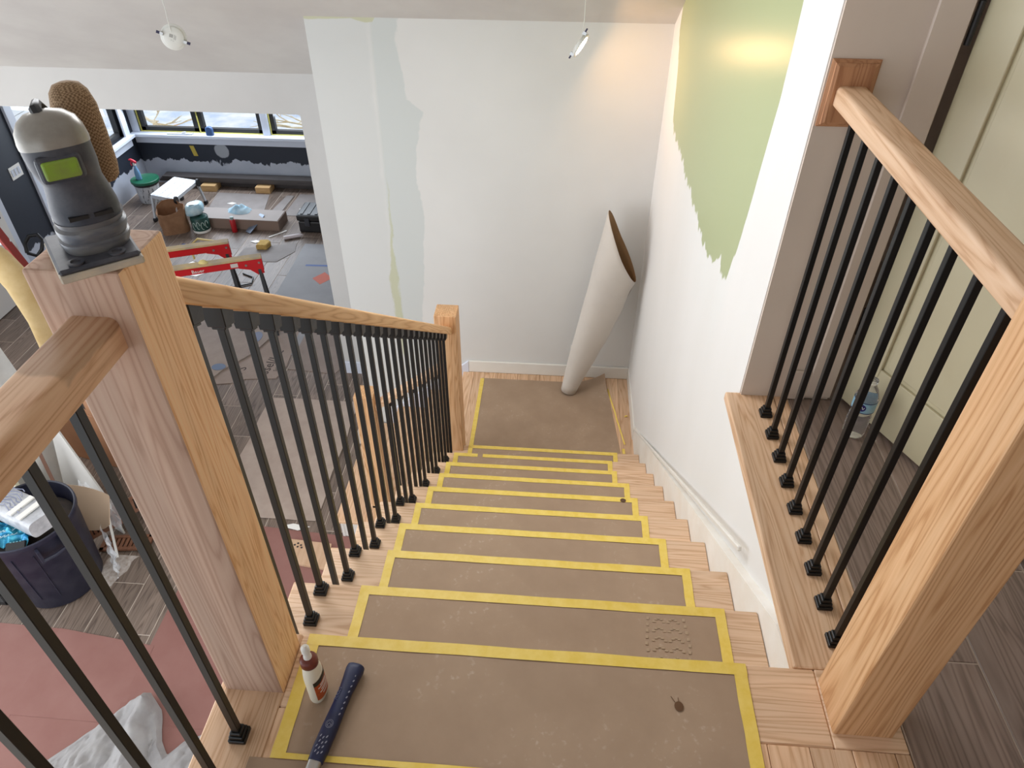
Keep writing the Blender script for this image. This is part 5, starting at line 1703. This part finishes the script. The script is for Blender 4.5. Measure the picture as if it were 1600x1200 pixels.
# foam roll, draped sheet with yellow rope, ladder, shovel
foam_m = basic('yellow_tan_foam', rgb(222, 196, 146), .9, var=rgb(206, 176, 122), vscale=7, bump=.4, bscale=12)
pth = [(-4.22, 4.34, -1.02), (-4.06, 4.32, -1.14), (-3.96, 4.30, -1.32), (-3.90, 4.28, -1.62), (-3.90, 4.27, -1.95), (-3.92, 4.27, -2.3), (-3.94, 4.28, -2.655)]
solo('foam_roll', MB().tube(pth, [.085, .095, .10, .10, .105, .11, .11], 16), foam_m, (-3.94, 4.28, Z), 'tall tan foam roll bending over behind the draped sheet', 'foam roll')
sheet_m = basic('off_white_drop_sheet', rgb(206, 203, 198), .9, var=rgb(190, 188, 184), vscale=5)


def drape(u, v):
    a = PI * 1.5 + (u - .5) * 2.6
    r = .20 + .22 * v + .025 * math.sin(u * 26) * v
    return (-4.02 + 1.15 * r * math.cos(a) , 3.72 + r * .9 * math.sin(a), -1.13 - 1.52 * v + .03 * noise.noise((u * 3, v * 3, 1)))


t = thing('drop_sheet', 'off white sheet draped over a tall stack at the left edge', 'sheet', (-4.0, 3.7, Z))
m_ = MB().grid(drape, 48, 14)
m_.grid(lambda u, v: (-4.02 + 1.15 * .20 * v * math.cos(PI * 1.5 + (u - .5) * 2.6), 3.72 + .18 * v * math.sin(PI * 1.5 + (u - .5) * 2.6), -1.12 - .012 * v), 48, 3)
part('sheet_cloth', m_, sheet_m, t, solid=.004)
part('top_fold', MB().grid(lambda u, v: (-4.05 + .42 * u, 3.50 - .02 * v + .03 * math.sin(u * 5), -1.10 - .22 * v * (1 - .25 * u) - .06 * u + .02 * noise.noise((u * 4, v * 4, 8))), 18, 8), basic('bright_white_fold', rgb(214, 214, 218), .8), t, solid=.005)
rp = MB()
for q in range(5):
    rp.tube([(-4.10 + .44 * k / 14, 3.49 + .012 * math.sin(k + q), -1.46 + .20 * (k / 14) ** 1.6 + .012 * q) for k in range(15)], .008, 6)
solo('yellow_rope', rp, basic('yellow_rope_fibre', rgb(212, 180, 40), .7), (-3.9, 3.49, -1.4), 'coil of yellow rope hanging over the draped sheet', 'rope')
t = thing('step_ladder', 'red fibreglass step ladder with grey treads leaning at the far left', 'ladder', (-4.45, 4.9, Z))
lad_red = basic('red_fibreglass', rgb(150, 52, 46), .5)
for a, b in (((-4.40, 4.80, -1.15), (-4.12, 4.95, ZG)), ((-4.72, 4.98, -1.30), (-4.50, 5.15, ZG))):
    part('rail', MB().beam(a, b, .03, .075, (0, 1, 0)), lad_red, t, bevel=.004)
for q in range(6):
    f = .08 + q * .16
    pa = Vector((-4.40, 4.80, -1.15)).lerp(Vector((-4.12, 4.95, ZG)), f)
    pb = Vector((-4.72, 4.98, -1.30)).lerp(Vector((-4.50, 5.15, ZG)), f)
    part('tread', MB().beam(pa, pb, .08, .024), alu, t, bevel=.003)
for a, b in (((-4.44, 5.05, -1.7), (-4.35, 5.5, ZG)), ((-4.78, 5.2, -1.7), (-4.7, 5.7, ZG))):
    part('rear_rail', MB().beam(a, b, .025, .05, (0, 1, 0)), lad_red, t)
t = thing('shovel', 'black shovel handle standing against the white door', 'shovel', (-5.50, 6.36, Z))
part('grip', MB().tube([(-5.55, 6.30, -2.235), (-5.58, 6.36, -2.16), (-5.56, 6.43, -2.11), (-5.49, 6.47, -2.11), (-5.44, 6.45, -2.16), (-5.44, 6.38, -2.235), (-5.49, 6.34, -2.29), (-5.55, 6.30, -2.235)], .020, 8), black_plastic, t)
part('shaft', MB().tube([(-5.49, 6.35, -2.28), (-5.47, 6.33, -2.66)], .016, 8), alu, t)

# grey drop cloth on the red paper


DL = [(-2.95, 1.20), (-2.68, 1.54), (-2.50, 1.74), (-2.34, 1.93), (-2.25, 1.955), (-2.16, 1.87), (-2.08, 1.70), (-2.02, 1.63), (-1.95, 1.71), (-1.86, 1.76), (-1.7, 1.70)]


def dlim(x):
    for (xa, ya), (xb, yb) in zip(DL, DL[1:]):
        if x <= xb:
            return ya + (yb - ya) * (x - xa) / (xb - xa)
    return DL[-1][1]


def dcloth(u, v):
    x = -2.92 + 1.20 * u
    lim = dlim(x)
    y = 1.0 + (lim - 1.0) * v
    # folds fan out from the raised peak at (-2.24, 1.9)
    a = math.atan2(y - 2.12, x + 2.22)
    r = math.hypot(y - 2.12, x + 2.22)
    fold = abs(math.sin(a * 7.0 + 1.2 * noise.noise((a * 2, r * 2, 1)))) ** .7
    f2 = abs(noise.noise((x * 7 + y * 2, y * 5, 3)))
    hood = .11 * math.exp(-((x + 2.245 + .12 * (y - 1.9)) / .075) ** 2) * min(1, (lim - y + .03) / .10) * math.exp(-((1.9 - y) / .5) ** 2)
    edge = min(1, (lim - y) / .05 + .12)
    z = (.035 * fold * min(1, r / .3) + .04 * f2 + .022 * abs(noise.noise((x * 20 - y * 6, y * 9 + x * 4, 6))) + .010 * abs(noise.noise((x * 45, y * 30, 8)))) * edge + hood
    return (x + .012 * noise.noise((x * 9, y * 9, 4)), y, Z + .010 + z)


solo('drop_cloth', MB().grid(dcloth, 150, 80), basic('grey_drop_cloth', rgb(166, 163, 162), .95, var=rgb(150, 147, 147), vscale=8), (-2.3, 1.6, Z), 'crumpled grey white drop cloth on the red brown paper', 'cloth', solid=.003)
